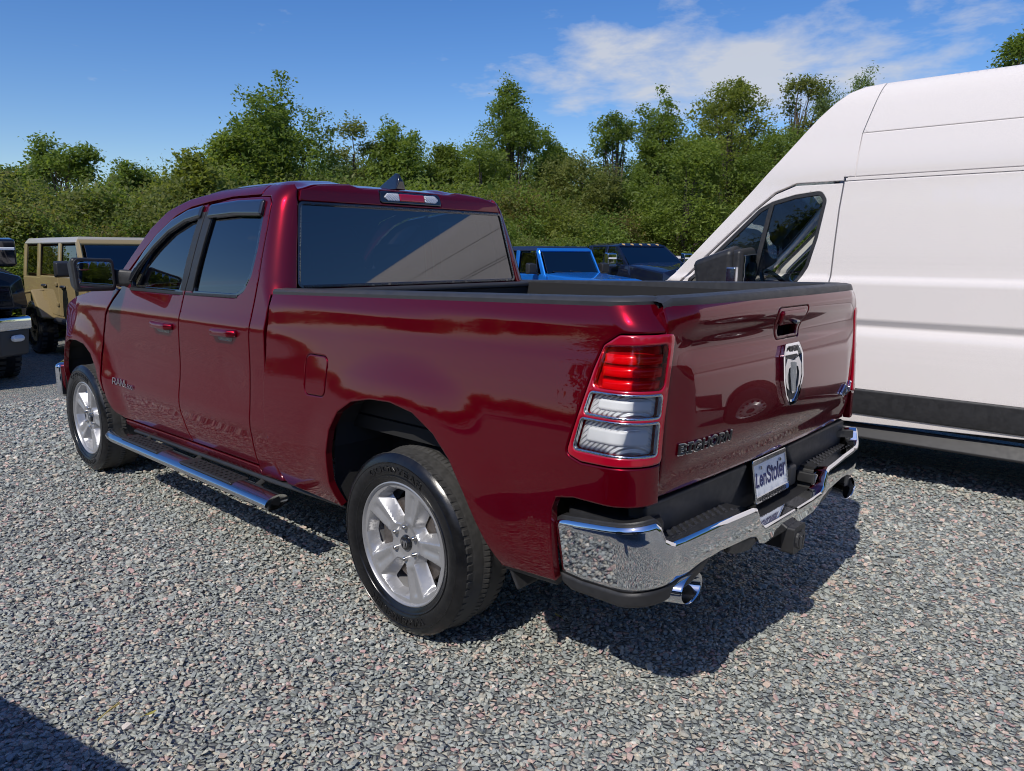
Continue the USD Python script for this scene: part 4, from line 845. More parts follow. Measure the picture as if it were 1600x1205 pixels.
put(truck, 'steering_wheel', join([ring((-.38, 2.45, 1.16), (0, -1, .45), .185, .016), hull([(-.54, 2.46, 1.15), (-.22, 2.46, 1.15), (-.38, 2.50, 1.05)], .02)]), BLK)
for x in (-.38, .38):
    st_ = put(truck, 'front_seat', join([rbox(x-.25, x+.25, 1.95, 2.45, .72, .90, .05), hull([(x-.24, 1.93, .88), (x+.24, 1.93, .88), (x-.21, 1.74, 1.42), (x+.21, 1.74, 1.42)], .06)]), SEAT)
    put(st_, 'headrest', rbox(x-.13, x+.13, 1.69, 1.79, 1.46, 1.64, .045), SEAT)
sb_ = put(truck, 'rear_seat', join([rbox(-.68, .68, 1.16, 1.60, .74, .90, .05), rbox(-.68, .68, 1.09, 1.20, .86, 1.44, .05)]), SEAT)
for x in (-.42, .42): put(sb_, 'headrest', rbox(x-.12, x+.12, 1.09, 1.17, 1.44, 1.58, .035), SEAT)
put(truck, 'rear_view_mirror', rbox(-.12, .12, 2.52, 2.55, 1.66, 1.73, .015), BLK)
# ------------------------------------------------------------------ helpers that place things by bearing and distance from where the photographer stands
def bearing(px): return YAW+math.atan((px-800)/1181.1)
def spot(px, d):
    a = bearing(px); return np.array([CAM[0]+d*math.sin(a), CAM[1]+d*math.cos(a)])
def height_at(px, py, d): return CAM[2]+(396.5-py)/1181.1*d*math.cos(math.atan((px-800)/1181.1))*1.02
def wput(p, base, name, mesh, mat, **k):
    return put(p, name, xf(mesh, TR((-base[0], -base[1], -base[2]))), mat, **k)
# ------------------------------------------------------------------ the white van
VB = (3.65, -1.0, 0.0)
WHITE = paint('white_van_paint', (0.70, 0.655, 0.625), rough=0.42, metal=0.0, dust_amt=0.08)
van = thing('cargo_van', 'tall white high roof cargo van parked to the right of the red pickup', 'van', VB)
VIN = PCH([.26, .34, .38, .47, .55, .66, .80, .97, 1.015, 1.055, 1.085, 1.115, 1.15, 1.28, 1.392, 1.402, 1.422, 1.432, 1.60, 1.85, 2.055, 2.075, 2.082, 2.105, 2.112, 2.15, 2.41, 2.55, 2.65, 2.71, 2.745, 2.765],
          [.05, .028, .020, .006, .0, .0, .0, .003, .006, .016, .034, .022, .006, .006, .006, .009, .022, .026, .034, .052, .070, .0712, .0715, .0722, .0726, .074, .122, .158, .192, .228, .27, .33])
def f_van(y, z):
    nose = np.clip((y-1.25)/.80, 0, 1.1); ap = sst(-.4, 1.2, y)*sst(1.3, 2.6, z)
    return np.stack([2.62+VIN(np.clip(z, .26, 2.765))+.34*nose**2.2+.05*ap, y+0*z, z+0*y], -1)
def vboth(name, m, mat, **k):
    """The left side as given; the right side mirrored about the van's middle."""
    m0 = xf(m, TR((-VB[0], -VB[1], 0))); a = put(van, name, m0, mat, **k); put(van, name, mirror(m0), mat, **k); return a
vroof = [(-3.90, 2.745), (-.55, 2.748), (-.42, 2.735), (-.33, 2.700), (-.25, 2.640), (-.15, 2.545)]
vap = [(.095, 2.262), (.41, 1.925), (.70, 1.625), (.95, 1.372)]
doorl = [(-.385, 2.075), (-.372, 1.9), (-.357, 1.40), (-.352, 1.05), (-.345, .80), (-.30, .48)]
doort = [(-.05, 2.075), (.10, 2.020), (.228, 1.918), (.613, 1.565), (.82, 1.36), (.90, 1.22), (.90, .85), (.80, .60), (.66, .48)]
arch = lambda yc: [(yc+.41*math.cos(t), .40+.41*math.sin(t)) for t in np.linspace(.20, PI-.20, 16)]
cargo = Polygon([(-3.93, .40)]+arch(-2.72)[::-1]+[(-.306, .40), (-.306, .48)]+[(a-.006, b) for a, b in doorl[::-1]]+[(-.39, 2.083), (-3.93, 2.083)]).buffer(0)
track = Polygon([(-.43, 2.058), (-3.90, 2.058), (-3.90, 2.078), (-.43, 2.078)])
for k_, sl in enumerate((sbox(-3.9, 2.07, -.41, 2.13), sbox(-3.9, 2.395, -.48, 2.413), Polygon([(-.455, 2.13), (-.470, 2.40), (-.555, 2.735), (-.571, 2.735), (-.486, 2.40), (-.471, 2.13)]))):
    vboth('seam_backing', drape(off_fn(f_van, -.006, OUTL), sl, h=.05, roll=0, out=OUTL, flange=False), WHITE)
vboth('cargo_panel', drape(f_van, cargo.buffer(-.001), h=.028, roll=.005, th=.03, out=OUTL), WHITE)
vboth('roof_rail_panel', drape(f_van, Polygon([(-3.93, 2.090), (-.40, 2.090), (-.40, 2.107), (-3.93, 2.107)]), h=.05, roll=0, hb=.05, th=.03, out=OUTL), WHITE)
up1 = Polygon([(-3.93, 2.114), (-.365, 2.114), (-.365, 2.41), (-3.93, 2.41)])
vboth('roof_side', drape(f_van, Polygon([(-3.93, 2.114), (-.462, 2.114), (-.472, 2.402), (-3.93, 2.402)]).buffer(-.001), h=.022, roll=.005, th=.03, out=OUTL), WHITE)
vboth('roof_side', drape(f_van, Polygon([(-3.93, 2.406), (-.472, 2.406), (-.56, 2.747), (-3.90, 2.747)]).buffer(-.001), h=.05, roll=.006, th=.03, out=OUTL), WHITE)
frontcap = Polygon([(-.458, 2.114), (-.385, 2.114), (-.385, 2.090), (-.05, 2.090), (.11, 2.032), (.24, 1.928), (.625, 1.574), (.835, 1.365), (.98, 1.365)]+vap[::-1]+vroof[:0:-1]+[(-.556, 2.747), (-.468, 2.402)]).buffer(-.001)
vboth('front_pillar', drape(f_van, frontcap, h=.04, roll=.005, th=.03, out=OUTL), WHITE)
vboth('roof_crease', drape(off_fn(f_van, -.004, OUTL), strip([(-.450, 2.403), (-.28, 2.388), (-.19, 2.36), (-.10, 2.31)], .006), h=.02, roll=.002, th=.004, out=OUTL), GREYP)
vwin = smoothpoly([(-.240, 2.030), (-.283, 1.965), (-.245, 1.697), (-.195, 1.492), (-.10, 1.33), (.80, 1.31), (.775, 1.37), (.504, 1.640), (.217, 1.918), (.118, 1.968), (-.05, 2.010)], .05)
vdoor = Polygon(doorl+doort[::-1]).buffer(-.003)
vd_ = vboth('front_door', drape(f_van, vdoor.difference(vwin), h=.04, roll=.005, th=.03, out=OUTL), WHITE)
vdl = vd_
wv = xf
def vl(name, m, mat, parent=None, **k): return put(parent or van, name, xf(m, TR((-VB[0], -VB[1], 0))), mat, **k)
vl('window_seal', drape(off_fn(f_van, -.004, OUTL), vwin.difference(vwin.buffer(-.028)), h=.03, roll=.004, th=.02, out=OUTL), BLK, vdl)
dv = Polygon([(.126, 2.03), (.092, 2.03), (.222, 1.28), (.258, 1.28)]).intersection(vwin)
vl('window_divider', drape(off_fn(f_van, -.002, OUTL), dv, h=.03, roll=.003, th=.02, out=OUTL), BLK, vdl)
wi = vwin.buffer(-.026).difference(dv)
for g in sorted(getattr(wi, 'geoms', [wi]), key=lambda g: g.centroid.x): vl('window_pane', drape(off_fn(f_van, -.012, OUTL), g, h=.05, roll=0, out=OUTL, flange=False), GLASS_CLR, vdl)
v2 = stage.GetPrimAtPath(van+'/front_door_001')
put(str(v2.GetPath()), 'window_pane', mirror(xf(drape(off_fn(f_van, -.004, OUTL), vwin, h=.06, roll=0, out=OUTL, flange=False), TR((-VB[0], -VB[1], 0)))), GLASS_CLR)
vl('door_handle', hull([(2.60, -.28, 1.245), (2.60, -.08, 1.245), (2.60, -.28, 1.215), (2.60, -.08, 1.215)], .014), BLK, vdl)
fw_ = Polygon([(.905, .85), (.905, 1.22), (.84, 1.36), (.98, 1.36), (1.40, 1.20), (1.80, 1.08), (1.93, .95), (1.93, .70), (1.5, .62)]+[(1.04+.41*math.cos(t), .40+.41*math.sin(t)) for t in np.linspace(.50, PI-.60, 12)]).buffer(0)
vboth('front_wing', drape(f_van, fw_, h=.05, roll=.005, th=.03, out=OUTL), WHITE)
vboth('body_moulding', drape(off_fn(f_van, .018, OUTL), smoothpoly([(-2.28, .480), (-.36, .480), (-.36, .658), (-2.24, .658)], .012), h=.05, roll=.016, th=.03, out=OUTL), BLK)
vboth('door_moulding', drape(off_fn(f_van, .018, OUTL), smoothpoly([(-.335, .50), (.60, .50), (.72, .658), (-.345, .658)], .012), h=.05, roll=.016, th=.03, out=OUTL), BLK)
vboth('rear_moulding', drape(off_fn(f_van, .018, OUTL), smoothpoly([(-3.92, .480), (-3.16, .480), (-3.18, .658), (-3.92, .658)], .012), h=.05, roll=.016, th=.03, out=OUTL), BLK)
vboth('side_skirt', hull([(2.655, -2.25, .31), (2.70, -2.25, .385), (2.655, .60, .31), (2.70, .60, .385), (2.80, -2.25, .30), (2.80, .6, .30)], .012), BLK)
vboth('door_sill', drape(f_van, Polygon([(-.29, .405), (.62, .405), (.66, .47), (-.29, .47)]), h=.06, roll=.005, th=.03, out=OUTL), WHITE)
# skin over the top: roof, windscreen, bonnet and nose
st = [(-3.92, 2.60, .70, .0), (-3.90, 2.745, .70, .035), (-.55, 2.748, .70, .035), (-.42, 2.735, .705, .035), (-.33, 2.70, .73, .03), (-.25, 2.64, .77, .03), (-.15, 2.545, .805, .03), (.095, 2.262, .835, .03)]
def vskin(st):
    xs = np.linspace(-1, 1, 21); V = []
    for y, z, w, c in st:
        for t in xs: V.append((t*w, y-VB[1]+.10*(1-t*t)*(1 if y > -.3 else 0)*(.4 if y < .2 else 1.0), z+c*(1-t*t)))
    k = 21; F = []
    for i in range(len(st)-1):
        for j in range(k-1): F.append([i*k+j, i*k+j+1, (i+1)*k+j+1, (i+1)*k+j])
    t = trimesh.Trimesh(np.array(V), np.vstack([np.array(F)[:, [0, 1, 2]], np.array(F)[:, [0, 2, 3]]]), process=False)
    if t.face_normals[:, 2].mean() < 0: t.invert()
    return t
put(van, 'roof', vskin(st), WHITE, smooth=40)
ws = [(.095, 2.262, .83, .03), (.41, 1.925, .87, .02), (.70, 1.625, .89, .01), (.95, 1.372, .90, 0)]
put(van, 'windscreen', vskin(ws), GLASS_CLR, smooth=40)
bn_ = [(.95, 1.372, .93, 0), (1.40, 1.21, .93, .02), (1.80, 1.085, .80, .02), (1.95, .98, .74, .0)]
put(van, 'bonnet', vskin(bn_), WHITE, smooth=40)
def vv(*pts): return [(x, y-VB[1], z) for x, y, z in pts]
put(van, 'grille', hull(vv((-.62, 2.0, .98), (.62, 2.0, .98), (-.60, 2.06, .66), (.60, 2.06, .66), (-.6, 1.7, .66), (.6, 1.7, .98), (-.6, 1.7, .98), (.6, 1.7, .66)), .02), BLK)
for s in (-1, 1): put(van, 'headlamp', hull(vv((s*.64, 1.98, .98), (s*.86, 1.75, 1.06), (s*.64, 2.0, .76), (s*.90, 1.75, .78), (s*.7, 1.6, .9)), .02), LREFL)
put(van, 'front_bumper', hull(vv((-.7, 2.12, .62), (.7, 2.12, .62), (-.7, 2.12, .32), (.7, 2.12, .32), (-.99, 1.62, .62), (.99, 1.62, .62), (-.97, 1.62, .34), (.97, 1.62, .34)), .04), BLK, smooth=50)
put(van, 'rear_doors', drape(lambda x, z: np.stack([x, 0*x-3.93-VB[1]-.03*(1-x*x), z], -1), smoothpoly([(-.99, .42), (.99, .42), (.98, 1.4), (.94, 2.1), (.80, 2.66), (-.80, 2.66), (-.94, 2.1), (-.98, 1.4)], .04), h=.1, roll=.01, th=.02, out=OUTB), WHITE)
put(van, 'rear_bumper', rbox(-.98, .98, -3.98-VB[1]-.08, -3.9-VB[1], .36, .60, .03), BLK)
for s in (-1, 1): put(van, 'tail_lamp', rbox(min(s*.90, s*.985), max(s*.90, s*.985), -3.99-VB[1], -3.92-VB[1], 1.0, 1.6, .02), LRED)
put(van, 'van_floor', box(-.97, .97, -3.9-VB[1], 1.9-VB[1], .42, .52), DARK, smooth=False)
put(van, 'load_bulkhead', box(-.80, .80, -.62-VB[1], -.58-VB[1], .52, 2.35), plain('grey_bulkhead', (.30, .30, .30), rough=.7), smooth=False)
put(van, 'dashboard', hull(vv((-.9, .35, .9), (.9, .35, .9), (-.9, .42, 1.28), (.9, .42, 1.28), (-.9, .95, 1.30), (.9, .95, 1.30), (-.9, .95, .8), (.9, .95, .8)), .03), TRIM)
put(van, 'steering_wheel', join([ring((-.45, .24-VB[1], 1.30), (0, -1, .9), .20, .018), hull([(-.63, .26-VB[1], 1.29), (-.27, .26-VB[1], 1.29), (-.45, .32-VB[1], 1.18)], .022), hull([(-.45, .3-VB[1], 1.25), (-.45, .5-VB[1], 1.15)], .05)]), BLK)
for x in (-.45, .45):
    q = put(van, 'cab_seat', join([rbox(x-.26, x+.26, -.36-VB[1], .14-VB[1], .78, .96, .05), hull([(x-.24, -.36-VB[1], .94), (x+.24, -.36-VB[1], .94), (x-.2, -.52-VB[1], 1.46), (x+.2, -.52-VB[1], 1.46)], .06)]), SEAT)
    put(q, 'headrest', rbox(x-.14, x+.14, -.57-VB[1], -.47-VB[1], 1.50, 1.70, .045), SEAT)
# mirror with its indicator
for s, fx in ((-1, lambda m: m), (1, mirror)):
    mm = put(van, 'door_mirror', fx(hull(vv((-1.29, .20, 1.585), (-1.10, .20, 1.60), (-1.30, .20, 1.22), (-1.10, .20, 1.22), (-1.26, .46, 1.52), (-1.12, .46, 1.54), (-1.27, .42, 1.24), (-1.12, .42, 1.24)), .035)), BLK, smooth=60)
    put(mm, 'mirror_cap', fx(hull(vv((-1.31, .27, 1.575), (-1.31, .27, 1.24), (-1.31, .50, 1.50), (-1.31, .46, 1.26), (-1.13, .54, 1.50), (-1.13, .50, 1.26), (-1.15, .30, 1.60)), .045, 12)), BLK, smooth=60)
    put(mm, 'mirror_arm', fx(hull(vv((-1.12, .36, 1.52), (-1.12, .36, 1.44), (-.97, .56, 1.46), (-.97, .62, 1.40)), .03)), BLK)
    put(mm, 'mirror_stay', fx(hull(vv((-1.12, .40, 1.30), (-1.12, .36, 1.26), (-.97, .60, 1.32), (-.97, .66, 1.30)), .03)), BLK)
    put(mm, 'mirror_face', fx(hull(vv((-1.28, .160, 1.57), (-1.10, .160, 1.58), (-1.29, .160, 1.24), (-1.10, .160, 1.24)), .006)), MIRROR)
    put(mm, 'indicator', fx(hull(vv((-1.345, .20, 1.48), (-1.345, .26, 1.48), (-1.345, .20, 1.26), (-1.345, .26, 1.26), (-1.30, .19, 1.49), (-1.30, .19, 1.25)), .010)), CHROME2)
# van wheels: plain steel discs with round holes
def steel_wheel(parent, x, y, z, flip, R=.36):
    path = parent+'/'+numbered(parent, 'wheel'); xp = UsdGeom.Xform.Define(stage, path); xp.AddTranslateOp().Set(Gf.Vec3d(x, y, z)); fx = mirror if flip else (lambda m: m)
    put(path, 'tyre', fx(outward(lathe([(.215, -.09), (.225, -.105), (.30, -.115), (.345, -.100), (R, -.07), (R, .07), (.345, .1), (.215, .09)], 56))), RUBBER, smooth=40)
    d = Point(0, 0).buffer(.222, quad_segs=16)
    for k in range(14): t = 2*PI*k/14; d = d.difference(Point(.168*math.cos(t), .168*math.sin(t)).buffer(.021, quad_segs=4))
    f = lambda u, v: np.stack([-(.055+.035*sst(.17, .10, np.hypot(u, v))+.03*sst(.195, .215, np.hypot(u, v))), -u, v], -1)
    put(path, 'rim', fx(drape(f, d, h=.016, roll=0, th=.02, out=OUTL)), ALLOY); put(path, 'rim_barrel', fx(lathe([(.222, -.10), (.216, -.10), (.21, .08)], 40)), DARK)
    put(path, 'hub_cap', fx(outward(lathe([(0, -.125), (.045, -.122), (.055, -.09)], 24))), BLK)
for y in (-2.72, 1.04):
    steel_wheel(van, -.93, y-VB[1], .36, False); steel_wheel(van, .93, y-VB[1], .36, True)
for yc in (-2.72, 1.04):
    for s in (-1, 1): put(van, 'wheel_housing', xf(lathe([(.42, -.22), (.43, .22), (0.0, .22)], 40), TR((s*.78, yc-VB[1], .40), rz=0 if s < 0 else PI)), DARK, smooth=False)
# ------------------------------------------------------------------ parked cars
def loc_at(xy): return (xy[0], xy[1], float(gz(xy[0], xy[1])))
def bar(p0, p1, r=.02): return hull([p0, p1], r)
def car_wheel(parent, x, y, z, R, W, rimmat, spokes=5, rim_r=.23):
    """Wheel of a parked car, its own Xform with tyre, rim and hub."""
    path = parent+'/'+numbered(parent, 'wheel'); xp = UsdGeom.Xform.Define(stage, path); xp.AddTranslateOp().Set(Gf.Vec3d(x, y, z)); fx = (lambda m: m) if x < 0 else mirror
    h = W/2; sh_ = R-.035
    pr = [(rim_r, -h+.02), (rim_r+.02, -h+.004), (.5*(rim_r+R), -h-.006), (sh_, -h+.012), (R-.008, -h+.035), (R, -h*.4), (R, h*.4), (R-.008, h-.035), (sh_, h-.012), (rim_r, h-.02)]
    put(path, 'tyre', fx(outward(lathe(pr, 48))), RUBBER, smooth=35)
    blocks = []
    for k in range(32):
        for a0, a1, o in ((-h+.02, -h*.35, 0), (h*.35, h-.02, .5)):
            t = 2*PI*(k+o)/32; b = box(a0, a1, -R*.055, R*.055, R-.012, R+.006); blocks.append(xf(b, trimesh.transformations.rotation_matrix(t, [1, 0, 0])))
    put(path, 'tyre_tread', fx(join(blocks)), TREAD, smooth=False, kind='stuff')
    hol = unary_union([Polygon([(a*math.cos(t+d), a*math.sin(t+d)) for a, d in ((.09, -.16), (rim_r*.83, -.34*5/spokes), (rim_r*.83, .34*5/spokes), (.09, .16))]).buffer(.006) for t in [2*PI*k/spokes+.3 for k in range(spokes)]])
    f = lambda u, v: np.stack([-(h-.05+.03*sst(rim_r*.75, rim_r, np.hypot(u, v))), -u, v], -1)
    put(path, 'rim', fx(drape(f, Point(0, 0).buffer(rim_r, quad_segs=14).difference(hol), h=.03, roll=0, th=.04, out=OUTL)), rimmat)
    put(path, 'rim_barrel', fx(lathe([(rim_r+.004, -h+.012), (rim_r-.012, -h+.03), (rim_r-.02, h-.02), (.03, h-.03)], 36)), DARK)
    put(path, 'hub_cap', fx(outward(lathe([(0, -h+.012), (.035, -h+.016), (.04, -h+.06)], 18))), BLKG)
def slab(pts, r=.012): return hull(pts, r)
def quad_panel(p, name, pts, mat, th=.012, r=.004, **k):
    """A flat plate through four points, with its thickness inwards."""
    P = np.array(pts, float); n = np.cross(P[1]-P[0], P[3]-P[0]); n /= np.linalg.norm(n)
    return put(p, name, hull(np.vstack([P, P-n*th]), r), mat, **k)

def off_roader(label, loc, rotz, body, topmat, rimmat, group=None):
    """A boxy four door off-roader with separate wings, upright screen and hard top. Local: rear axle over the origin, nose +y."""
    t = thing('off_road_car', label, 'car', loc, rotz, group); H = lambda pts, r=.025: hull(pts, r)
    M2 = [1, -1]
    put(t, 'tub', H([(s*.76, y, z) for s in M2 for y, z in ((-.72, .62), (-.72, 1.17), (2.0, .58), (2.0, 1.17))], .03), body)
    put(t, 'hood', H([(s*x, y, z) for s in M2 for x, y, z in ((.70, 1.98, 1.20), (.72, 1.98, 1.0), (.56, 3.42, 1.10), (.58, 3.42, .95), (.50, 2.0, 1.23), (.42, 3.40, 1.13))], .03), body, smooth=40)
    gr = put(t, 'grille', H([(s*x, y, z) for s in M2 for x, y, z in ((.60, 3.46, 1.08), (.58, 3.47, .74), (.6, 3.36, 1.08), (.58, 3.36, .74))], .02), body)
    for k in range(7): put(gr, 'grille_slot', rbox(-.33+.098*k, -.272+.098*k, 3.475, 3.497, .80, 1.04, .01), BLKG)
    for s in M2:
        l = put(t, 'headlamp', xf(outward(lathe([(0, .03), (.09, .02), (.10, -.02)], 24, 'y')), TR((s*.47, 3.48, .97))), LREFL)
        put(t, 'front_fender', H([(s*x, y, z) for x, y, z in ((.64, 3.42, .98), (.94, 3.36, .95), (.94, 3.10, 1.00), (.64, 2.55, 1.03), (.94, 2.62, 1.00), (.94, 2.42, .72), (.72, 2.42, .72), (.90, 2.36, .62), (.70, 2.36, .62), (.94, 3.42, .88), (.64, 3.42, .88))][:6], .025), body)
        put(t, 'fender_lip', H([(s*.66, 2.62, .985), (s*.945, 2.60, .985), (s*.66, 2.34, .60), (s*.935, 2.36, .60), (s*.66, 2.50, .93)], .022), body)
        put(t, 'rear_fender', H([(s*x, y, z) for x, y, z in ((.74, -.42, .95), (.94, -.40, .93), (.94, .22, .98), (.74, .30, 1.0))], .025), body)
        put(t, 'fender_lip', H([(s*.74, .28, .985), (s*.945, .24, .97), (s*.74, .62, .58), (s*.935, .58, .60), (s*.74, .45, .60), (s*.94, .42, .62)], .022), body)
        put(t, 'sill', bar((s*.80, .75, .55), (s*.80, 2.2, .55), .05), BLK)
        fdr = put(t, 'front_door', H([(s*.78, y, z) for y, z in ((1.0, .64), (1.0, 1.20), (1.86, .64), (1.95, 1.20))], .022), body)
        rdr = put(t, 'rear_door', H([(s*.78, y, z) for y, z in ((.16, 1.02), (.16, 1.20), (.94, .64), (.94, 1.20), (.55, .66))], .022), body)
        for d, y in ((fdr, 1.12), (rdr, .28)):
            put(d, 'handle', bar((s*.815, y, 1.07), (s*.815, y+.16, 1.07), .022), BLK)
        for y in (1.90, .90):
            for z in (.80, 1.10): put(fdr if y > 1 else rdr, 'hinge', rbox(min(s*.79, s*.825), max(s*.79, s*.825), y-.05, y+.05, z-.025, z+.025, .008), body)
        # pillars and side windows
        for y0, y1, nm in ((-.66, -.08, 'quarter_window'), (.08, .86, 'rear_door_window'), (1.00, 1.70, 'front_door_window')):
            z1 = 1.665; ya = y1 if nm != 'front_door_window' else 1.56
            put(t, nm, H([(s*.755, y0+.06, 1.25), (s*.755, y1, 1.25), (s*.70, y0+.06, z1), (s*.70, ya, z1)], .006), GLASS_DARK)
        for ya, yb in ((-.70, -.70), (-.02, -.02), (.93, .93)):
            put(t, 'side_pillar', H([(s*.765, ya-.045, 1.20), (s*.765, ya+.045, 1.20), (s*.705, yb-.045, 1.70), (s*.705, yb+.045, 1.70)], .018), body)
        put(t, 'screen_pillar', H([(s*.735, 1.95, 1.19), (s*.69, 1.66, 1.71), (s*.76, 1.88, 1.19), (s*.70, 1.60, 1.71)], .022), body)
        mr = put(t, 'door_mirror', H([(s*x, y, z) for x in (.90, 1.05) for y, z in ((1.74, 1.25), (1.74, 1.43), (1.83, 1.27), (1.83, 1.41))], .025), BLK, smooth=50)
        put(mr, 'mirror_arm', bar((s*.80, 1.80, 1.22), (s*.92, 1.80, 1.28), .025), BLK)
    put(t, 'roof', H([(s*x, y, z) for s in M2 for x, y, z in ((.70, -.70, 1.72), (.70, 1.60, 1.72), (.66, -.66, 1.775), (.66, 1.55, 1.775))], .022), topmat)
    put(t, 'header_rail', H([(-.68, 1.66, 1.70), (.68, 1.66, 1.70), (-.68, 1.60, 1.735), (.68, 1.60, 1.735)], .025), body)
    put(t, 'windscreen', H([(-.66, 1.93, 1.24), (.66, 1.93, 1.24), (-.63, 1.69, 1.67), (.63, 1.69, 1.67)], .006), GLASS_DARK)
    put(t, 'screen_base', H([(-.72, 1.96, 1.20), (.72, 1.96, 1.20), (-.72, 1.90, 1.22), (.72, 1.90, 1.22)], .025), body)
    for x in (-.25, .2): put(t, 'wiper', bar((x, 1.955, 1.25), (x+.32, 1.94, 1.285), .008), BLK)
    put(t, 'tail_panel', H([(s*x, y, z) for s in M2 for x, y, z in ((.70, -.72, 1.2), (.66, -.70, 1.72))], .02), body)
    put(t, 'rear_window', H([(s*x, y, z) for s in M2 for x, y, z in ((.55, -.745, 1.27), (.52, -.725, 1.66))], .006), GLASS_DARK)
    put(t, 'front_bumper', H([(s*x, y, z) for s in M2 for x, y in ((.45, 3.82), (.86, 3.66), (.86, 3.50)) for z in (.55, .70)], .03), BLK)
    put(t, 'rear_bumper', H([(s*.80, y, z) for s in M2 for y in (-.86, -.72) for z in (.52, .68)], .03), BLK)
    put(t, 'chassis', join([rbox(min(s*.36, s*.46), max(s*.36, s*.46), -.8, 3.6, .46, .58, .02) for s in M2]+[bar((-.7, 0, .39), (.7, 0, .39), .05), bar((-.7, 3.0, .39), (.7, 3.0, .39), .05)]), DARK)
    put(t, 'seats', join([rbox(x-.22, x+.22, y, y+.14, .95, 1.55, .05) for x in (-.36, .36) for y in (.95, .05)]), SEAT, kind='stuff')
    put(t, 'spare_wheel', xf(outward(lathe([(.10, -.11), (.36, -.10), (.40, -.05), (.40, .05), (.36, .10), (.10, .10)], 36, 'y')), TR((0, -.90, 1.0))), RUBBER)
    for y in (0, 3.0):
        for s in M2: car_wheel(t, s*.80, y, .405, .41, .26, rimmat, 6, .225)
    return t

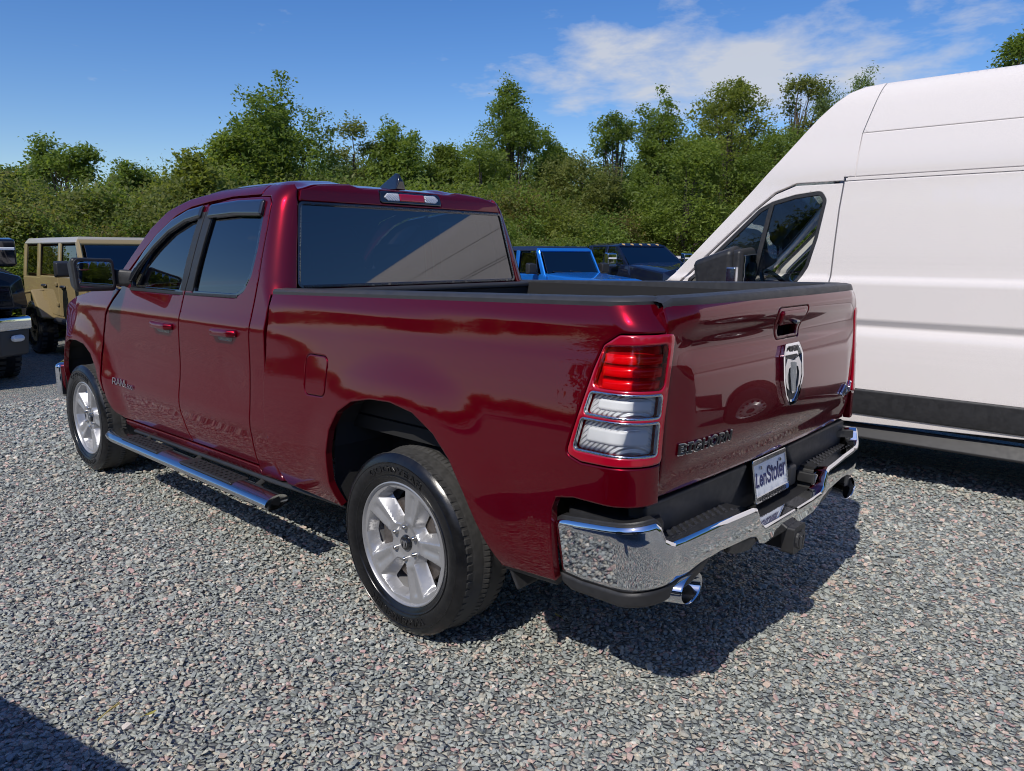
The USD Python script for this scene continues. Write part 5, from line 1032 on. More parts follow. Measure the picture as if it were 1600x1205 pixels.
def heavy_pickup(label, loc, rotz, body, lights=True, chrome_front=True, group=None):
    """Big crew cab pickup. Local: rear axle over the origin, nose +y."""
    t = thing('heavy_pickup', label, 'pickup truck', loc, rotz, group); M2 = (1, -1); H = hull
    put(t, 'cab_body', H([(s*x, y, z) for s in M2 for x, y, z in ((.99, 1.30, .60), (1.0, 1.30, 1.20), (.96, 1.30, 1.44), (.99, 3.55, .60), (1.0, 3.55, 1.20), (.95, 3.50, 1.42))], .04), body, smooth=40)
    put(t, 'hood', H([(s*x, y, z) for s in M2 for x, y, z in ((.93, 3.5, 1.42), (.98, 3.5, 1.0), (.93, 4.85, 1.26), (.97, 4.85, .95), (.70, 3.5, 1.47), (.55, 4.9, 1.36), (.78, 4.98, 1.18), (.80, 4.98, .95))], .04), body, smooth=40)
    put(t, 'hood_bulge', H([(s*x, y, z) for s in M2 for x, y, z in ((.42, 3.6, 1.50), (.40, 4.85, 1.39), (.48, 3.55, 1.42), (.46, 4.9, 1.32))], .02), body, smooth=40)
    put(t, 'roof', H([(s*x, y, z) for s in M2 for x, y, z in ((.76, 1.36, 1.93), (.76, 2.72, 1.93), (.62, 1.5, 1.985), (.62, 2.6, 1.985))], .03), body, smooth=40)
    for s in M2:
        put(t, 'screen_pillar', H([(s*.93, 3.42, 1.42), (s*.93, 3.30, 1.42), (s*.765, 2.74, 1.92), (s*.765, 2.62, 1.92)], .028), body)
        put(t, 'centre_pillar', H([(s*.945, 2.36, 1.42), (s*.945, 2.26, 1.42), (s*.78, 2.30, 1.92), (s*.78, 2.22, 1.92)], .02), body)
        put(t, 'rear_pillar', H([(s*.95, 1.36, 1.42), (s*.945, 1.50, 1.42), (s*.78, 1.42, 1.92), (s*.78, 1.54, 1.92)], .03), body)
        put(t, 'front_window', H([(s*.935, 2.38, 1.45), (s*.93, 3.26, 1.45), (s*.79, 2.34, 1.88), (s*.785, 2.66, 1.88)], .006), GLASS_DARK)
        put(t, 'rear_window_side', H([(s*.935, 1.52, 1.45), (s*.935, 2.24, 1.45), (s*.79, 1.56, 1.88), (s*.79, 2.20, 1.88)], .006), GLASS_DARK)
        fd_ = put(t, 'front_door', H([(s*1.005, y, z) for y, z in ((2.34, .66), (2.34, 1.22), (3.36, .66), (3.44, 1.22))], .018), body)
        rd_ = put(t, 'rear_door', H([(s*1.005, y, z) for y, z in ((1.44, .66), (1.40, 1.22), (2.31, .66), (2.31, 1.22))], .018), body)
        for d, y in ((fd_, 2.44), (rd_, 1.52)): put(d, 'handle', bar((s*1.035, y, 1.20), (s*1.035, y+.2, 1.20), .018), CHROME2)
        mr = put(t, 'door_mirror', H([(s*x, y, z) for x in (1.14, 1.36) for y, z in ((3.02, 1.40), (3.02, 1.74), (3.14, 1.42), (3.14, 1.72))], .03), CHROME if lights else BLKG, smooth=50)
        put(mr, 'mirror_glass', quadm([(s*1.15, 2.985, 1.41), (s*1.35, 2.985, 1.41), (s*1.35, 2.985, 1.73), (s*1.15, 2.985, 1.73)]), MIRROR)
        put(mr, 'mirror_band', rbox(min(s*1.13, s*1.37), max(s*1.13, s*1.37), 3.16, 3.185, 1.60, 1.64, .008), WHITE_INK)
        for z in (1.50, 1.62): put(mr, 'mirror_arm', bar((s*.93, 3.12, z-.04), (s*1.16, 3.10, z), .02), BLK)
        put(t, 'fender', H([(s*x, y, z) for x, y, z in ((1.03, 3.56, .98), (1.03, 4.46, .98), (.94, 3.5, 1.08), (.94, 4.6, 1.08), (1.0, 3.44, .62), (.94, 3.44, .62), (1.0, 3.60, .80))], .02), body)
        hl = put(t, 'headlamp', H([(s*x, y, z) for x, y, z in ((.66, 4.97, 1.20), (.93, 4.86, 1.20), (.68, 4.99, .98), (.95, 4.86, .98), (.75, 4.8, 1.1))], .02), LREFL)
        put(hl, 'headlamp_bar', bar((s*.68, 5.0, 1.10), (s*.95, 4.88, 1.10), .018), CHROME)
        put(t, 'bed_side', H([(s*x, y, z) for x, y, z in ((.99, -1.25, .70), (1.0, -1.25, 1.2), (.95, -1.25, 1.46), (.99, 1.26, .70), (1.0, 1.26, 1.2), (.95, 1.26, 1.46), (.88, 1.26, 1.46), (.88, -1.25, 1.46))], .03), body, smooth=40)
        put(t, 'tail_lamp', H([(s*.97, -1.27, .95), (s*.97, -1.27, 1.35), (s*.86, -1.28, .95), (s*.86, -1.28, 1.35)], .02), LRED)
        put(t, 'tow_hook', H([(s*.50, 5.08, .52), (s*.50, 5.20, .50), (s*.50, 5.08, .44)], .022), CHROME)
        put(t, 'running_board', bar((s*1.02, 1.4, .48), (s*1.02, 3.4, .48), .05), CHROME)
    put(t, 'windscreen', H([(-.88, 3.40, 1.46), (.88, 3.40, 1.46), (-.74, 2.76, 1.90), (.74, 2.76, 1.90)], .006), GLASS_DARK)
    put(t, 'tailgate', rbox(-.88, .88, -1.28, -1.22, .80, 1.44, .02), body)
    put(t, 'bed_floor', rbox(-.9, .9, -1.2, 1.25, .82, .88, .02), LINER)
    gr = put(t, 'grille', H([(s*x, y, z) for s in M2 for x, y, z in ((.66, 4.99, 1.30), (.64, 5.03, .84), (.66, 4.9, 1.30), (.64, 4.9, .84))], .02), BLKG)
    for z in (.90, 1.02, 1.14, 1.26): put(gr, 'grille_bar', H([(s*.64, 5.045-.03*(z-.9), z+dz) for s in M2 for dz in (-.012, .012)], .020), CHROME if chrome_front else BLKG)
    put(gr, 'grille_frame', H([(s*.67, 5.02, z) for s in M2 for z in (1.315, 1.335)], .025), CHROME)
    bpr = put(t, 'front_bumper', H([(s*x, y, z) for s in M2 for x, y, z in ((.60, 5.18, .70), (.60, 5.18, .80), (.95, 5.02, .70), (.95, 5.02, .80), (.97, 4.84, .72), (.97, 4.84, .80))], .03), CHROME, smooth=50)
    put(bpr, 'lower_bumper', H([(s*x, y, z) for s in M2 for x, y, z in ((.60, 5.14, .40), (.60, 5.16, .66), (.90, 4.98, .40), (.92, 5.0, .66), (.94, 4.8, .44), (.94, 4.8, .66))], .03), BLK)
    for s in M2: put(bpr, 'fog_lamp', H([(s*.76, 5.13, .58), (s*.84, 5.085, .58)], .04), LREFL)
    put(bpr, 'bumper_opening', H([(s*.48, 5.16, z) for s in M2 for z in (.50, .58)], .02), BLKG)
    put(t, 'rear_bumper', H([(s*.96, y, z) for s in M2 for y in (-1.42, -1.26) for z in (.58, .76)], .03), CHROME)
    put(t, 'chassis', join([rbox(min(s*.38, s*.52), max(s*.38, s*.52), -1.2, 4.9, .48, .66, .02) for s in M2]+[bar((-.8, 0, .42), (.8, 0, .42), .06), bar((-.8, 4.05, .42), (.8, 4.05, .42), .06)]), DARK)
    put(t, 'cab_floor', box(-.92, .92, 1.35, 3.5, .6, .7), TRIM, smooth=False)
    put(t, 'seats', join([rbox(x-.26, x+.26, y, y+.16, .95, 1.66, .06) for x in (-.42, .42) for y in (2.25, 1.4)]), SEAT, kind='stuff')
    if lights:
        for x in (-.56, -.28, 0, .28, .56): put(t, 'roof_lamp', H([(x-.03, 2.66, 1.985), (x+.03, 2.66, 1.985), (x, 2.72, 1.965)], .020), plain('amber_lens', (.55, .35, .12), rough=.15, coat=1.0) if not stage.GetPrimAtPath('/World/Looks/amber_lens') else UsdShade.Material.Get(stage, '/World/Looks/amber_lens'))
    for y in (0, 4.05):
        for s in M2: car_wheel(t, s*.87, y, .42, .425, .28, CHROME2, 8, .235)
    return t
def quadm(pts):
    return trimesh.Trimesh(np.array(pts, float), [[0, 1, 2], [0, 2, 3]], process=False)

def sport_utility(label, loc, rotz, body, name='parked_car', cat='car', group=None, H_=1.70):
    t = thing(name, label, cat, loc, rotz, group); M2 = (1, -1); k = H_/1.70
    put(t, 'body', hull([(s*x, y, z) for s in M2 for x, y, z in ((.90, -.9, .45), (.93, -.9, .95), (.90, 3.5, .42), (.93, 2.4, 1.0), (.80, 3.75, .50), (.80, 3.70, .85), (.90, .0, 1.05), (.88, -.95, 1.05))], .05), body, smooth=50)
    put(t, 'hood', hull([(s*x, y, z) for s in M2 for x, y, z in ((.80, 2.2, 1.08), (.86, 2.2, .9), (.70, 3.62, .92), (.78, 3.66, .72), (.5, 2.25, 1.12), (.45, 3.6, .97))], .04), body, smooth=50)
    put(t, 'roof', hull([(s*x, y, z) for s in M2 for x, y, z in ((.64, -.75, 1.56*k), (.66, 1.25, 1.60*k), (.55, -.6, 1.63*k), (.55, 1.1, 1.66*k))], .03), body, smooth=50)
    for s in M2:
        put(t, 'screen_pillar', hull([(s*.84, 2.18, 1.06), (s*.84, 2.05, 1.06), (s*.66, 1.32, 1.60*k), (s*.67, 1.2, 1.60*k)], .03), body)
        put(t, 'rear_pillar', hull([(s*.86, -.90, 1.05), (s*.86, -.55, 1.05), (s*.66, -.72, 1.58*k), (s*.66, -.45, 1.58*k)], .03), body)
        put(t, 'centre_pillar', hull([(s*.865, .72, 1.05), (s*.865, .80, 1.05), (s*.68, .70, 1.58*k), (s*.68, .76, 1.58*k)], .02), BLKG)
        put(t, 'front_window', hull([(s*.86, .82, 1.08), (s*.845, 2.0, 1.08), (s*.69, .78, 1.56*k), (s*.685, 1.22, 1.56*k)], .006), GLASS_DARK)
        put(t, 'rear_window_side', hull([(s*.86, -.5, 1.08), (s*.86, .70, 1.08), (s*.69, -.44, 1.56*k), (s*.69, .68, 1.56*k)], .006), GLASS_DARK)
        m_ = put(t, 'door_mirror', hull([(s*x, y, z) for x in (.95, 1.10) for y, z in ((1.78, 1.08), (1.78, 1.22), (1.88, 1.09), (1.87, 1.20))], .025), body, smooth=50)
        put(t, 'headlamp', hull([(s*.62, 3.70, .82), (s*.86, 3.50, .88), (s*.62, 3.72, .74), (s*.87, 3.52, .76)], .02), LREFL)
        put(t, 'tail_lamp', hull([(s*.78, -.985, 1.0), (s*.90, -.93, 1.0), (s*.78, -.985, .82), (s*.90, -.93, .82)], .02), LRED)
        put(t, 'door_handle', bar((s*.955, .92, .92), (s*.955, 1.1, .92), .016), body)
        put(t, 'sill_trim', bar((s*.91, .5, .42), (s*.91, 2.3, .42), .05), BLK)
    put(t, 'windscreen', hull([(-.78, 2.14, 1.10), (.78, 2.14, 1.10), (-.62, 1.34, 1.57*k), (.62, 1.34, 1.57*k)], .006), GLASS_DARK)
    put(t, 'rear_window', hull([(-.74, -.99, 1.12), (.74, -.99, 1.12), (-.60, -.80, 1.55*k), (.60, -.80, 1.55*k)], .006), GLASS_DARK)
    put(t, 'grille', hull([(s*.55, 3.74, z) for s in M2 for z in (.62, .84)], .03), BLKG)
    put(t, 'lower_grille', hull([(s*.62, 3.76, z) for s in M2 for z in (.40, .50)], .03), BLK)
    put(t, 'tailgate', hull([(s*.74, -.99, z) for s in M2 for z in (.62, 1.06)], .02), body)
    for y in (0, 2.8):
        for s in M2: car_wheel(t, s*.80, y, .35, .355, .23, ALLOY, 5, .22)
    return t

TAN = paint('tan_paint', (.25, .195, .098), rough=.45, metal=0.0)
TANTOP = plain('tan_hard_top', (.36, .34, .29), rough=.4, coat=.5)
TANRIM = plain('tan_wheel_paint', (.25, .185, .09), rough=.45)
BLUE = paint('bright_blue_paint', (.010, .125, .46), rough=.4, metal=.25)
BLUETOP = plain('navy_hard_top', (.012, .018, .045), rough=.35, coat=.5)
NAVY = paint('dark_navy_paint', (.008, .012, .030), rough=.4, metal=.3)
BLACKP = paint('black_paint', (.008, .009, .011), rough=.4, metal=.2)
BROWN = paint('bronze_paint', (.20, .135, .085), rough=.4, metal=.3)
GREY_ = paint('dark_grey_paint', (.03, .032, .036), rough=.4, metal=.4)
off_roader('tan boxy off-road car with tan wheels parked before the hedge, behind the pickup mirror', (1.76, 11.3, 0), PI, TAN, TANTOP, TANRIM)
heavy_pickup('black heavy pickup with chrome grille cut off by the left edge of the photo', (-1.06, 13.0, 0), PI, BLACKP, lights=False)
def face(px, d, turn, back, side=0.0):
    """Rear axle position and heading of a car whose point `back` metres ahead of its rear axle is seen at px, d metres away; turn: degrees from -y towards the viewer."""
    c = spot(px, d); a = math.radians(turn); h = np.array([-math.sin(a), -math.cos(a)]); r = np.array([-h[1], h[0]])*-1
    q = c-h*back-r*side; return loc_at(q), math.atan2(-h[0], h[1])
l, rz = face(890, 16.2, 14, 1.85); off_roader('bright blue off-road car with dark hard top seen over the pickup bed rail', l, rz, BLUE, BLUETOP, BLKG)
l, rz = face(1012, 20.6, 20, 3.1); heavy_pickup('dark navy crew cab pickup with row of roof lamps behind the bright blue car', l, rz, NAVY, lights=True)
l, rz = face(1072, 27.5, 20, 2.0); sport_utility('white car mostly hidden between the navy pickup and the white van', l, rz, WHITE)
l, rz = face(1094, 33.0, 20, 1.0); sport_utility('bronze coloured car with only its roof showing beside the white van windscreen', l, rz, BROWN, H_=1.95)
# the neighbour on the near left, out of the picture: it is in the side reflections and its shadow reaches into the corner
sport_utility('dark grey car parked just left of the photographer, outside the picture', (-3.92, -3.12, 0), 0.0, GREY_)
# ------------------------------------------------------------------ trees
def leaf_mat(name, cols, trans=.48):
    r = [(i/(len(cols)-1), c) for i, c in enumerate(cols)]
    return M(name, {'g': ('geometry', {}), 'r': ('rgb_ramp', {'ramp': r}), 'n': ('noise_texture', {'scale': .55, 'detail': 2.0}), 'a': ('math', {'math_type': 'multiply_add', 'value2': .55}), 'b': ('math', {'math_type': 'multiply', 'value2': .45}),
        'p': ('principled_bsdf', {'roughness': .55, 'specular_ior_level': .4}), 't': ('translucent_bsdf', {}), 'x': ('mix_closure', {'fac': trans}), 'lt': ('hsv', {'hue': .49, 'saturation': 1.1, 'value': 1.85})},
        [('g.position', 'n.vector'), ('g.random_per_island', 'b.value1'), ('n.fac', 'a.value1'), ('b.value', 'a.value3'), ('a.value', 'r.fac'), ('r.color', 'p.base_color'), ('r.color', 'lt.color'), ('lt.color', 't.color'), ('p.BSDF', 'x.closure1'), ('t.BSDF', 'x.closure2')], surface='x.closure')
LF_DARK = leaf_mat('dark_leaves', [(0.067, 0.1, 0.021), (0.147, 0.204, 0.038), (0.236, 0.283, 0.059), (0.324, 0.36, 0.091)])
LF_MID = leaf_mat('mid_leaves', [(0.074, 0.106, 0.021), (0.162, 0.214, 0.038), (0.243, 0.294, 0.059), (0.324, 0.36, 0.091)])
LF_YEL = leaf_mat('yellowing_leaves', [(0.089, 0.117, 0.023), (0.191, 0.221, 0.041), (0.309, 0.301, 0.056), (0.36, 0.36, 0.074)])
LF_PALE = leaf_mat('pale_leaves', [(0.089, 0.125, 0.041), (0.162, 0.214, 0.067), (0.243, 0.294, 0.103), (0.324, 0.36, 0.162)])
LF_OLIVE = leaf_mat('olive_leaves', [(0.077, 0.097, 0.026), (0.169, 0.189, 0.047), (0.258, 0.265, 0.07), (0.36, 0.316, 0.103)])
LF_RUST = leaf_mat('russet_leaves', [(0.074, 0.081, 0.026), (0.177, 0.154, 0.044), (0.279, 0.221, 0.067), (0.36, 0.251, 0.103)])
BARK = plain('tree_bark', (.085, .065, .050), rough=.9, var=.35, vscale=6, bump=.8, bscale=30)
def leaf_cloud(c, n, spread, size, r, droop=0.0, aspect=.55):
    """n folded leaves scattered about each clump centre c (m x 3)."""
    m = len(c); N = m*n; P = np.repeat(c, n, 0)+r.normal(0, 1, (N, 3))*np.repeat(np.broadcast_to(spread, (m, 3)), n, 0)
    a = r.normal(size=(N, 3)); a[:, 2] = a[:, 2]*.6-droop; a /= np.linalg.norm(a, axis=1, keepdims=True)
    u = r.normal(size=(N, 3)); u[:, 2] = np.abs(u[:, 2])+.7; b = np.cross(a, u); b /= np.maximum(np.linalg.norm(b, axis=1, keepdims=True), 1e-9)
    L = (size*np.exp(r.normal(0, .28, N)))[:, None]; w = L*aspect*.5; nn = np.cross(a, b)*L*.12
    V = np.stack([P-a*L*.5, P+b*w+nn, P+a*L*.5, P-b*w+nn], 1).reshape(-1, 3); i = np.arange(N)[:, None]*4
    return V, np.vstack([i+[0, 1, 2], i+[0, 2, 3]])
def shell_points(lumps, m, r, bottom=.25, inner=.25):
    """Clump centres: near the surface of the union of ellipsoids (centre, radii)."""
    vol = np.array([np.prod(np.array(q)**.66) for _, q in lumps]); k = r.choice(len(lumps), m, p=vol/vol.sum())
    d = r.normal(size=(m, 3)); d /= np.linalg.norm(d, axis=1, keepdims=True); d[:, 2] = np.where(d[:, 2] < -bottom, -d[:, 2]*.5, d[:, 2])
    rad = np.where(r.random(m) < inner, r.uniform(.3, .85, m), r.uniform(.82, 1.08, m))
    C = np.array([l[0] for l in lumps])[k]; R = np.array([l[1] for l in lumps])[k]
    return C+d*R*rad[:, None]
def limb_tubes(base, tips, r, r0, n=6):
    out = []
    for t in tips:
        s = np.linspace(0, 1, n)[:, None]; mid = base+(t-base)*[.35, .35, .6]+r.normal(0, .12, 3)
        p = (1-s)**2*base+2*s*(1-s)*mid+s*s*t; out.append(tube(p, r0, 6, rr=np.linspace(r0, r0*.18, n)))
    return out
def tree(name, label, px, py, d, width, kind, leafm, seed, group=None, base=.15, leaf=.115, count=None):
    """A tree seen at px with its top at py, d metres off, crown about `width` pixels of the photograph wide."""
    r = np.random.default_rng(seed); x, y = spot(px, d); g = float(gz(x, y)); H = height_at(px, py, d)-g; R = (1.0 if kind == 'umbrella' else 1.2)*width*d*math.cos(math.atan((px-800)/1181))/1181/2
    t = thing(name, label, 'tree', (x, y, g), r.uniform(0, 6.28), group); lumps = []
    if kind == 'dense':
        lumps = [((0, 0, H*.50), (R*.86, R*.86, H*.40))]
        for k in range(18): a = r.uniform(0, 6.28); el = r.uniform(-1.1, 1.35); q = R*.72*math.cos(el); z = H*(.58+.33*math.sin(el)); s = R*r.uniform(.24, .40); lumps.append(((q*math.cos(a), q*math.sin(a), z), (s, s, min(s*1.1, H*.98-z if H*.98-z > .2 else .2))))
    elif kind == 'leaders':
        lumps = [((0, 0, H*.48), (R*.95, R*.95, H*.40))]
        for k in range(13): a = r.uniform(0, 6.28); q = R*r.uniform(.15, .75); zz = H*r.uniform(.68, .96)*(1-.12*q/R); lumps.append(((q*math.cos(a), q*math.sin(a), zz-H*.11), (R*.24, R*.24, H*.12)))
        lumps.append(((0, 0, H*.85), (R*.16, R*.16, H*.15)))
    elif kind == 'conical':
        lumps = [((0, 0, H*.52), (R*.92, R*.92, H*.30))]
        for k in range(16): f_ = k/15; a = r.uniform(0, 6.28); z = H*(.60+.34*f_**.8); q = R*.62*(1-f_); s = R*(.50-.33*f_); lumps.append(((q*math.cos(a), q*math.sin(a), z), (s, s, H*.075)))
    elif kind == 'airy':
        for k in range(16): a = r.uniform(0, 6.28); q = R*math.sqrt(r.uniform(0, 1))*.8; z = H*r.uniform(.40, .95)*(1-.10*(q/R)); lumps.append(((q*math.cos(a), q*math.sin(a), z), (R*.36, R*.36, H*.055)))
    elif kind == 'umbrella':
        for k in range(13): a = r.uniform(0, 6.28); q = R*math.sqrt(r.uniform(0, 1))*.9; z = H*(.97-.22*r.random()-.12*(q/R)**2); lumps.append(((q*math.cos(a), q*math.sin(a), z), (R*.24, R*.24, H*.022)))
    elif kind == 'willow':
        for k in range(12): a = r.uniform(0, 6.28); q = R*math.sqrt(r.uniform(0, 1))*.8; z = H*r.uniform(.4, .95)*(1-.25*(q/R)**2); lumps.append(((q*math.cos(a), q*math.sin(a), z), (R*.2, R*.2, H*.10)))
    m = {'dense': 520, 'leaders': 520, 'conical': 520, 'airy': 210, 'umbrella': 150, 'willow': 240}[kind]; n = {'dense': 46, 'leaders': 46, 'conical': 46, 'airy': 46, 'umbrella': 44, 'willow': 44}[kind]
    C = shell_points(lumps, m, r, .95 if kind in ('dense', 'leaders', 'conical') else .35, .30)
    sp = .15 if kind in ('dense', 'leaders', 'conical') else .18; spread = (sp, sp, sp*.8)
    cr = leaf_cloud(C, n, spread, leaf, r, droop=.7 if kind == 'willow' else .15, aspect=.36 if kind == 'willow' else .6)
    tr = [tube([(0, 0, -.1), (r.normal(0, .05), r.normal(0, .05), H*.2), (r.normal(0, .08), r.normal(0, .08), H*.5), (0, 0, H*.8)], .1, 9, rr=np.array([.035, .028, .02, .008])*H*.62)]
    tips = np.array([l[0] for l in lumps]); base_ = np.array([0, 0, H*base+.3*H*.3])
    tr += limb_tubes(np.array([0, 0, H*.25]), tips, r, H*.009)
    if kind in ('airy', 'umbrella', 'willow'):
        for c_ in C[:26]: tr += limb_tubes(np.array([0, 0, min(H*r.uniform(.4, .7), c_[2]*.85)]), [c_], r, H*.0026, 5)
    put(t, 'trunk', join(tr), BARK, smooth=50, kind=None); put(t, 'crown', cr, leafm, smooth=False)
    return t
T = [
 ('locust_tree', 'airy tree with flat layered canopy rising above the hedge at the far left', 122, 226, 31, 92, 'umbrella', LF_DARK),
 ('dark_tree', 'low dark round tree at the left, below and beside the airy flat-topped tree', 52, 272, 33, 95, 'dense', LF_DARK),
 ('small_tree', 'small airy tree between the flat-topped tree and the yellowing tree', 212, 260, 30, 76, 'airy', LF_DARK),
 ('yellowing_tree', 'yellowing bushy tree above the red pickup windscreen', 305, 246, 22, 100, 'dense', LF_YEL),
 ('tall_tree', 'big dense dark tree with upright leaders above the pickup cab, tallest on the left', 452, 134, 29, 165, 'leaders', LF_DARK),
 ('side_tree', 'sloping shoulder tree at the left flank of the biggest tree above the cab', 388, 205, 27, 85, 'dense', LF_MID),
 ('grey_tree', 'thin greyish tree between the biggest tree and the twin-topped tree', 560, 200, 31, 65, 'airy', LF_OLIVE),
 ('twin_tree', 'twin topped dark tree above the roof antenna', 620, 196, 31, 100, 'leaders', LF_DARK),
 ('pale_tree', 'small pale green tree between the twin-topped and the pointed tree', 692, 230, 32, 62, 'dense', LF_MID),
 ('pointed_tree', 'tall pointed dark tree right of the roof antenna, alone against the sky', 797, 146, 36, 125, 'conical', LF_DARK),
 ('shoulder_tree', 'dark lower tree leaning on the right side of the pointed tree', 862, 228, 38, 50, 'dense', LF_DARK),
 ('spreading_tree', 'airy dark tree left of the narrow tree below the white cloud', 958, 174, 38, 66, 'airy', LF_DARK),
 ('narrow_tree', 'narrow upright dark tree in front of the white cloud', 1025, 153, 37, 76, 'leaders', LF_DARK),
 ('flowering_tree', 'large yellow green tree with pale blossom left of the white van roof', 1128, 147, 36, 150, 'dense', LF_YEL),
 ('slender_tree', 'slender airy tree right of the large yellow green tree', 1224, 126, 37, 72, 'airy', LF_OLIVE),
 ('willow_tree', 'feathery pale green tree touching the front of the white van roof', 1312, 112, 37, 115, 'willow', LF_PALE),
 ('lone_tree', 'small tree top showing above the white van roof at the right edge', 1543, 72, 36, 78, 'airy', LF_DARK),
 ('lower_tree', 'rounded green tree in front of the large yellow green tree', 1062, 226, 32, 135, 'dense', LF_MID),
 ('far_tree', 'rounded green tree below the pointed tree', 752, 232, 32, 120, 'dense', LF_MID),
 ('right_tree', 'dark green tree between the large yellow green tree and the van pillar', 1196, 203, 35, 135, 'dense', LF_DARK),
 ('hill_tree', 'olive tree between the pointed tree and the airy dark tree', 905, 248, 33, 120, 'dense', LF_OLIVE),
]
for i, a in enumerate(T): tree(*a, seed=100+i)
# the unbroken belt of bushes at the edge of the lot
def thicket(name, label, pts, mats, seed, leaf=.075, n=60, wide=1.0):
    path = '/World/'+numbered('/World', name); pi = UsdGeom.PointInstancer.Define(stage, path); protos = []; r = np.random.default_rng(seed)
    for k, lm in enumerate(mats):
        lumps = [((0, 0, .95), (1.0, 1.0, .95))]+[((r.uniform(-.8, .8), r.uniform(-.8, .8), r.uniform(.7, 1.9)), (.5, .5, .55)) for _ in range(7)]
        C = shell_points(lumps, 230, r, .8, .3); cr = leaf_cloud(C, n, (.16, .16, .14) if n < 100 else (.11, .11, .10), leaf, r, droop=.2, aspect=.62)
        pp = path+'/bush' + ('' if k == 0 else '_%03d' % k); usdkit.mesh(stage, pp, cr, lm, smooth=False); protos.append(pp)
    m = len(pts); P = np.array(pts)
    pi.CreatePrototypesRel().SetTargets(protos); pi.CreateProtoIndicesAttr(Vt.IntArray.FromNumpy(r.integers(0, len(mats), m).astype(np.int32)))
    pi.CreatePositionsAttr(Vt.Vec3fArray.FromNumpy(np.c_[P[:, :2], gz(P[:, 0], P[:, 1])-.05].astype(np.float32)))
    s = P[:, 2]/2.35; pi.CreateScalesAttr(Vt.Vec3fArray.FromNumpy(np.c_[np.maximum(s, .8)*wide*r.uniform(.85, 1.15, m), np.maximum(s, .8)*wide*r.uniform(.85, 1.15, m), s].astype(np.float32)))
    an = r.uniform(0, 2*PI, m); pi.CreateOrientationsAttr(Vt.QuathArray([Gf.Quath(math.cos(a/2), 0, 0, math.sin(a/2)) for a in an]))
    tagp(pi.GetPrim(), label, 'bushes', None, 'stuff')
r_ = np.random.default_rng(5); pts = []
prof_x = [-120, 0, 60, 130, 200, 270, 330, 400, 470, 540, 610, 690, 760, 830, 900, 980, 1060, 1140, 1220, 1300, 1450, 1700]
prof_y = [300, 296, 302, 312, 318, 312, 305, 300, 296, 292, 300, 306, 304, 300, 306, 300, 292, 292, 296, 300, 300, 305]
_wv = lambda px, k: meshkit.noise(np.array([px/85.0+17.3*k, 3.7*k, .5]), 4)
for px in np.arange(-140, 1700, 12):
    a = bearing(px)
    for yrow, f in ((14.3, .55), (15.9, .8), (17.8, 1.0), (21.0, 1.05)):
        d = min((yrow+2.34)/max(math.cos(a), .25), 40+.3*yrow)+r_.uniform(-.6, .6)
        if d > 26 and r_.random() < .25: continue
        x, y = spot(px+r_.uniform(-7, 7), d); h = (height_at(px, np.interp(px, prof_x, prof_y), d)-float(gz(x, y)))*f*r_.uniform(.85, 1.08)*(.60+.62*float(_wv(px, yrow)))
        pts.append((x, y, max(h, 1.2)))
thicket('thicket', 'continuous belt of mixed green bushes along the far edge of the lot', pts, [LF_MID, LF_OLIVE, LF_DARK, LF_YEL, LF_MID, LF_RUST], 21)
pts2 = []
cx_ = [-140, 0, 100, 200, 300, 350, 450, 560, 620, 690, 740, 800, 860, 890, 930, 1000, 1060, 1130, 1200, 1300, 1400]; cy_ = [300, 290, 292, 285, 272, 250, 225, 240, 245, 258, 240, 232, 252, 280, 268, 250, 235, 222, 212, 222, 240]
for px in np.arange(-140, 1400, 21):
    for d in (41, 45):
        x, y = spot(px+r_.uniform(-10, 10), d+r_.uniform(-1.5, 1.5)); pts2.append((x, y, max(2.0, (height_at(px, np.interp(px, cx_, cy_), d)-float(gz(x, y)))*r_.uniform(.70, 1.03))))
thicket('distant_wood', 'far wood filling the gaps behind the single trees', pts2, [LF_DARK, LF_MID, LF_OLIVE, LF_MID], 41, leaf=.042, n=120, wide=.62)
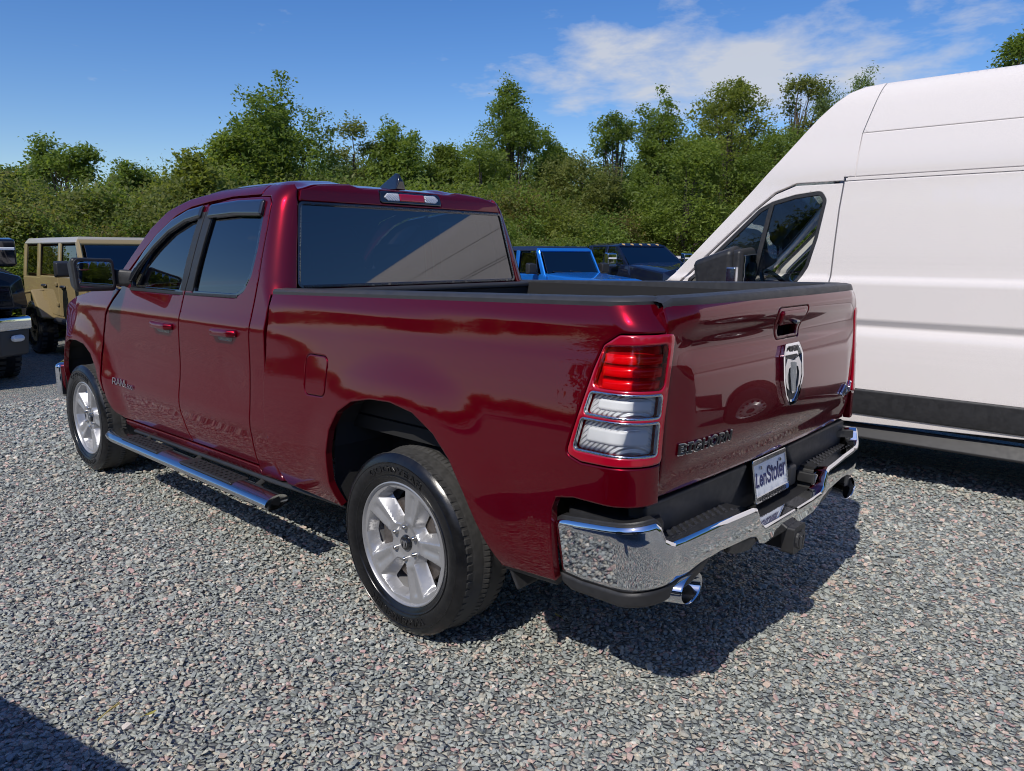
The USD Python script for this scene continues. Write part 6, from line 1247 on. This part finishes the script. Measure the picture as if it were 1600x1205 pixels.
# woodland round the rest of the lot, seen only in the reflections
pts = []
for a in np.r_[np.arange(-175, -98, 2.6), np.arange(-98, -56, 1.5), np.arange(-56, -4, 2.2)]:
    lo = (-56 < a); d = (46 if lo else r_.uniform(24, 30)); h = r_.uniform(2.6, 3.8) if lo else (r_.uniform(7.5, 9.5) if a > -98 else r_.uniform(4.5, 7.0))
    x, y = CAM[0]+d*math.sin(math.radians(a)), CAM[1]+d*math.cos(math.radians(a)); pts.append((x, y, h))
for a in np.arange(100, 186, 4.0):
    d = r_.uniform(28, 34); pts.append((CAM[0]+d*math.sin(math.radians(a)), CAM[1]+d*math.cos(math.radians(a)), r_.uniform(5, 8)))
thicket('woodland', 'woodland belt enclosing the lot on the other sides', pts, [LF_DARK, LF_MID, LF_OLIVE], 31)
# ------------------------------------------------------------------ litter on the stones
def ground_at(px, py):
    d = fw+((px-800)/1181.12)*rt-((py-602.5)/1181.12)*up; t = -CAM[2]/d[2]; return CAM+d*t
STRAW = plain('dry_straw', (.52, .42, .13), rough=.7); WEED = plain('fallen_leaf', (.30, .27, .06), rough=.6)
a_, b_ = ground_at(153, 1131), ground_at(187, 1104)
st_ = thing('straw_stem', 'yellow straw stem lying on the stones beside the bottom left shadow', 'straw', (a_[0], a_[1], .014))
put(st_, 'stem', tube([(0, 0, 0), tuple((b_-a_)*.5+[.008, 0, .006]), tuple(b_-a_+[0, 0, .002])], .0022, 6), STRAW)
put(st_, 'side_shoot', tube([tuple((b_-a_)*.4), tuple((b_-a_)*.75+[.02, .0, .004])], .0013, 5), STRAW)
for k, (px, py, lb) in enumerate(((236, 1122, 'green yellow fallen leaf right of the straw stem'), (705, 938, 'pale yellow leaf on the stones beside the rear tyre shadow'), (872, 968, 'pale leaf at the corner of the shadow behind the rear wheel'))):
    c_ = ground_at(px, py); lf = thing('fallen_leaf', lb, 'leaf', (c_[0], c_[1], .014), .7*k)
    q = np.linspace(-1, 1, 7); V = np.vstack([np.c_[q*.022, (1-q*q)*.008, .004+.004*q*q], np.c_[q*.022, -(1-q*q)*.008, .004+.004*q*q], np.c_[q*.022, 0*q, .001+.005*q*q]]); F = []
    for i in range(6): F += [[i, i+1, 14+i+1], [i, 14+i+1, 14+i], [7+i, 14+i+1, 7+i+1], [7+i, 14+i, 14+i+1]]
    put(lf, 'blade', trimesh.Trimesh(V, np.array(F), process=False), WEED if k == 0 else STRAW); put(lf, 'stalk', tube([(-.022, 0, .006), (-.036, .004, .004)], .0009, 5), STRAW)
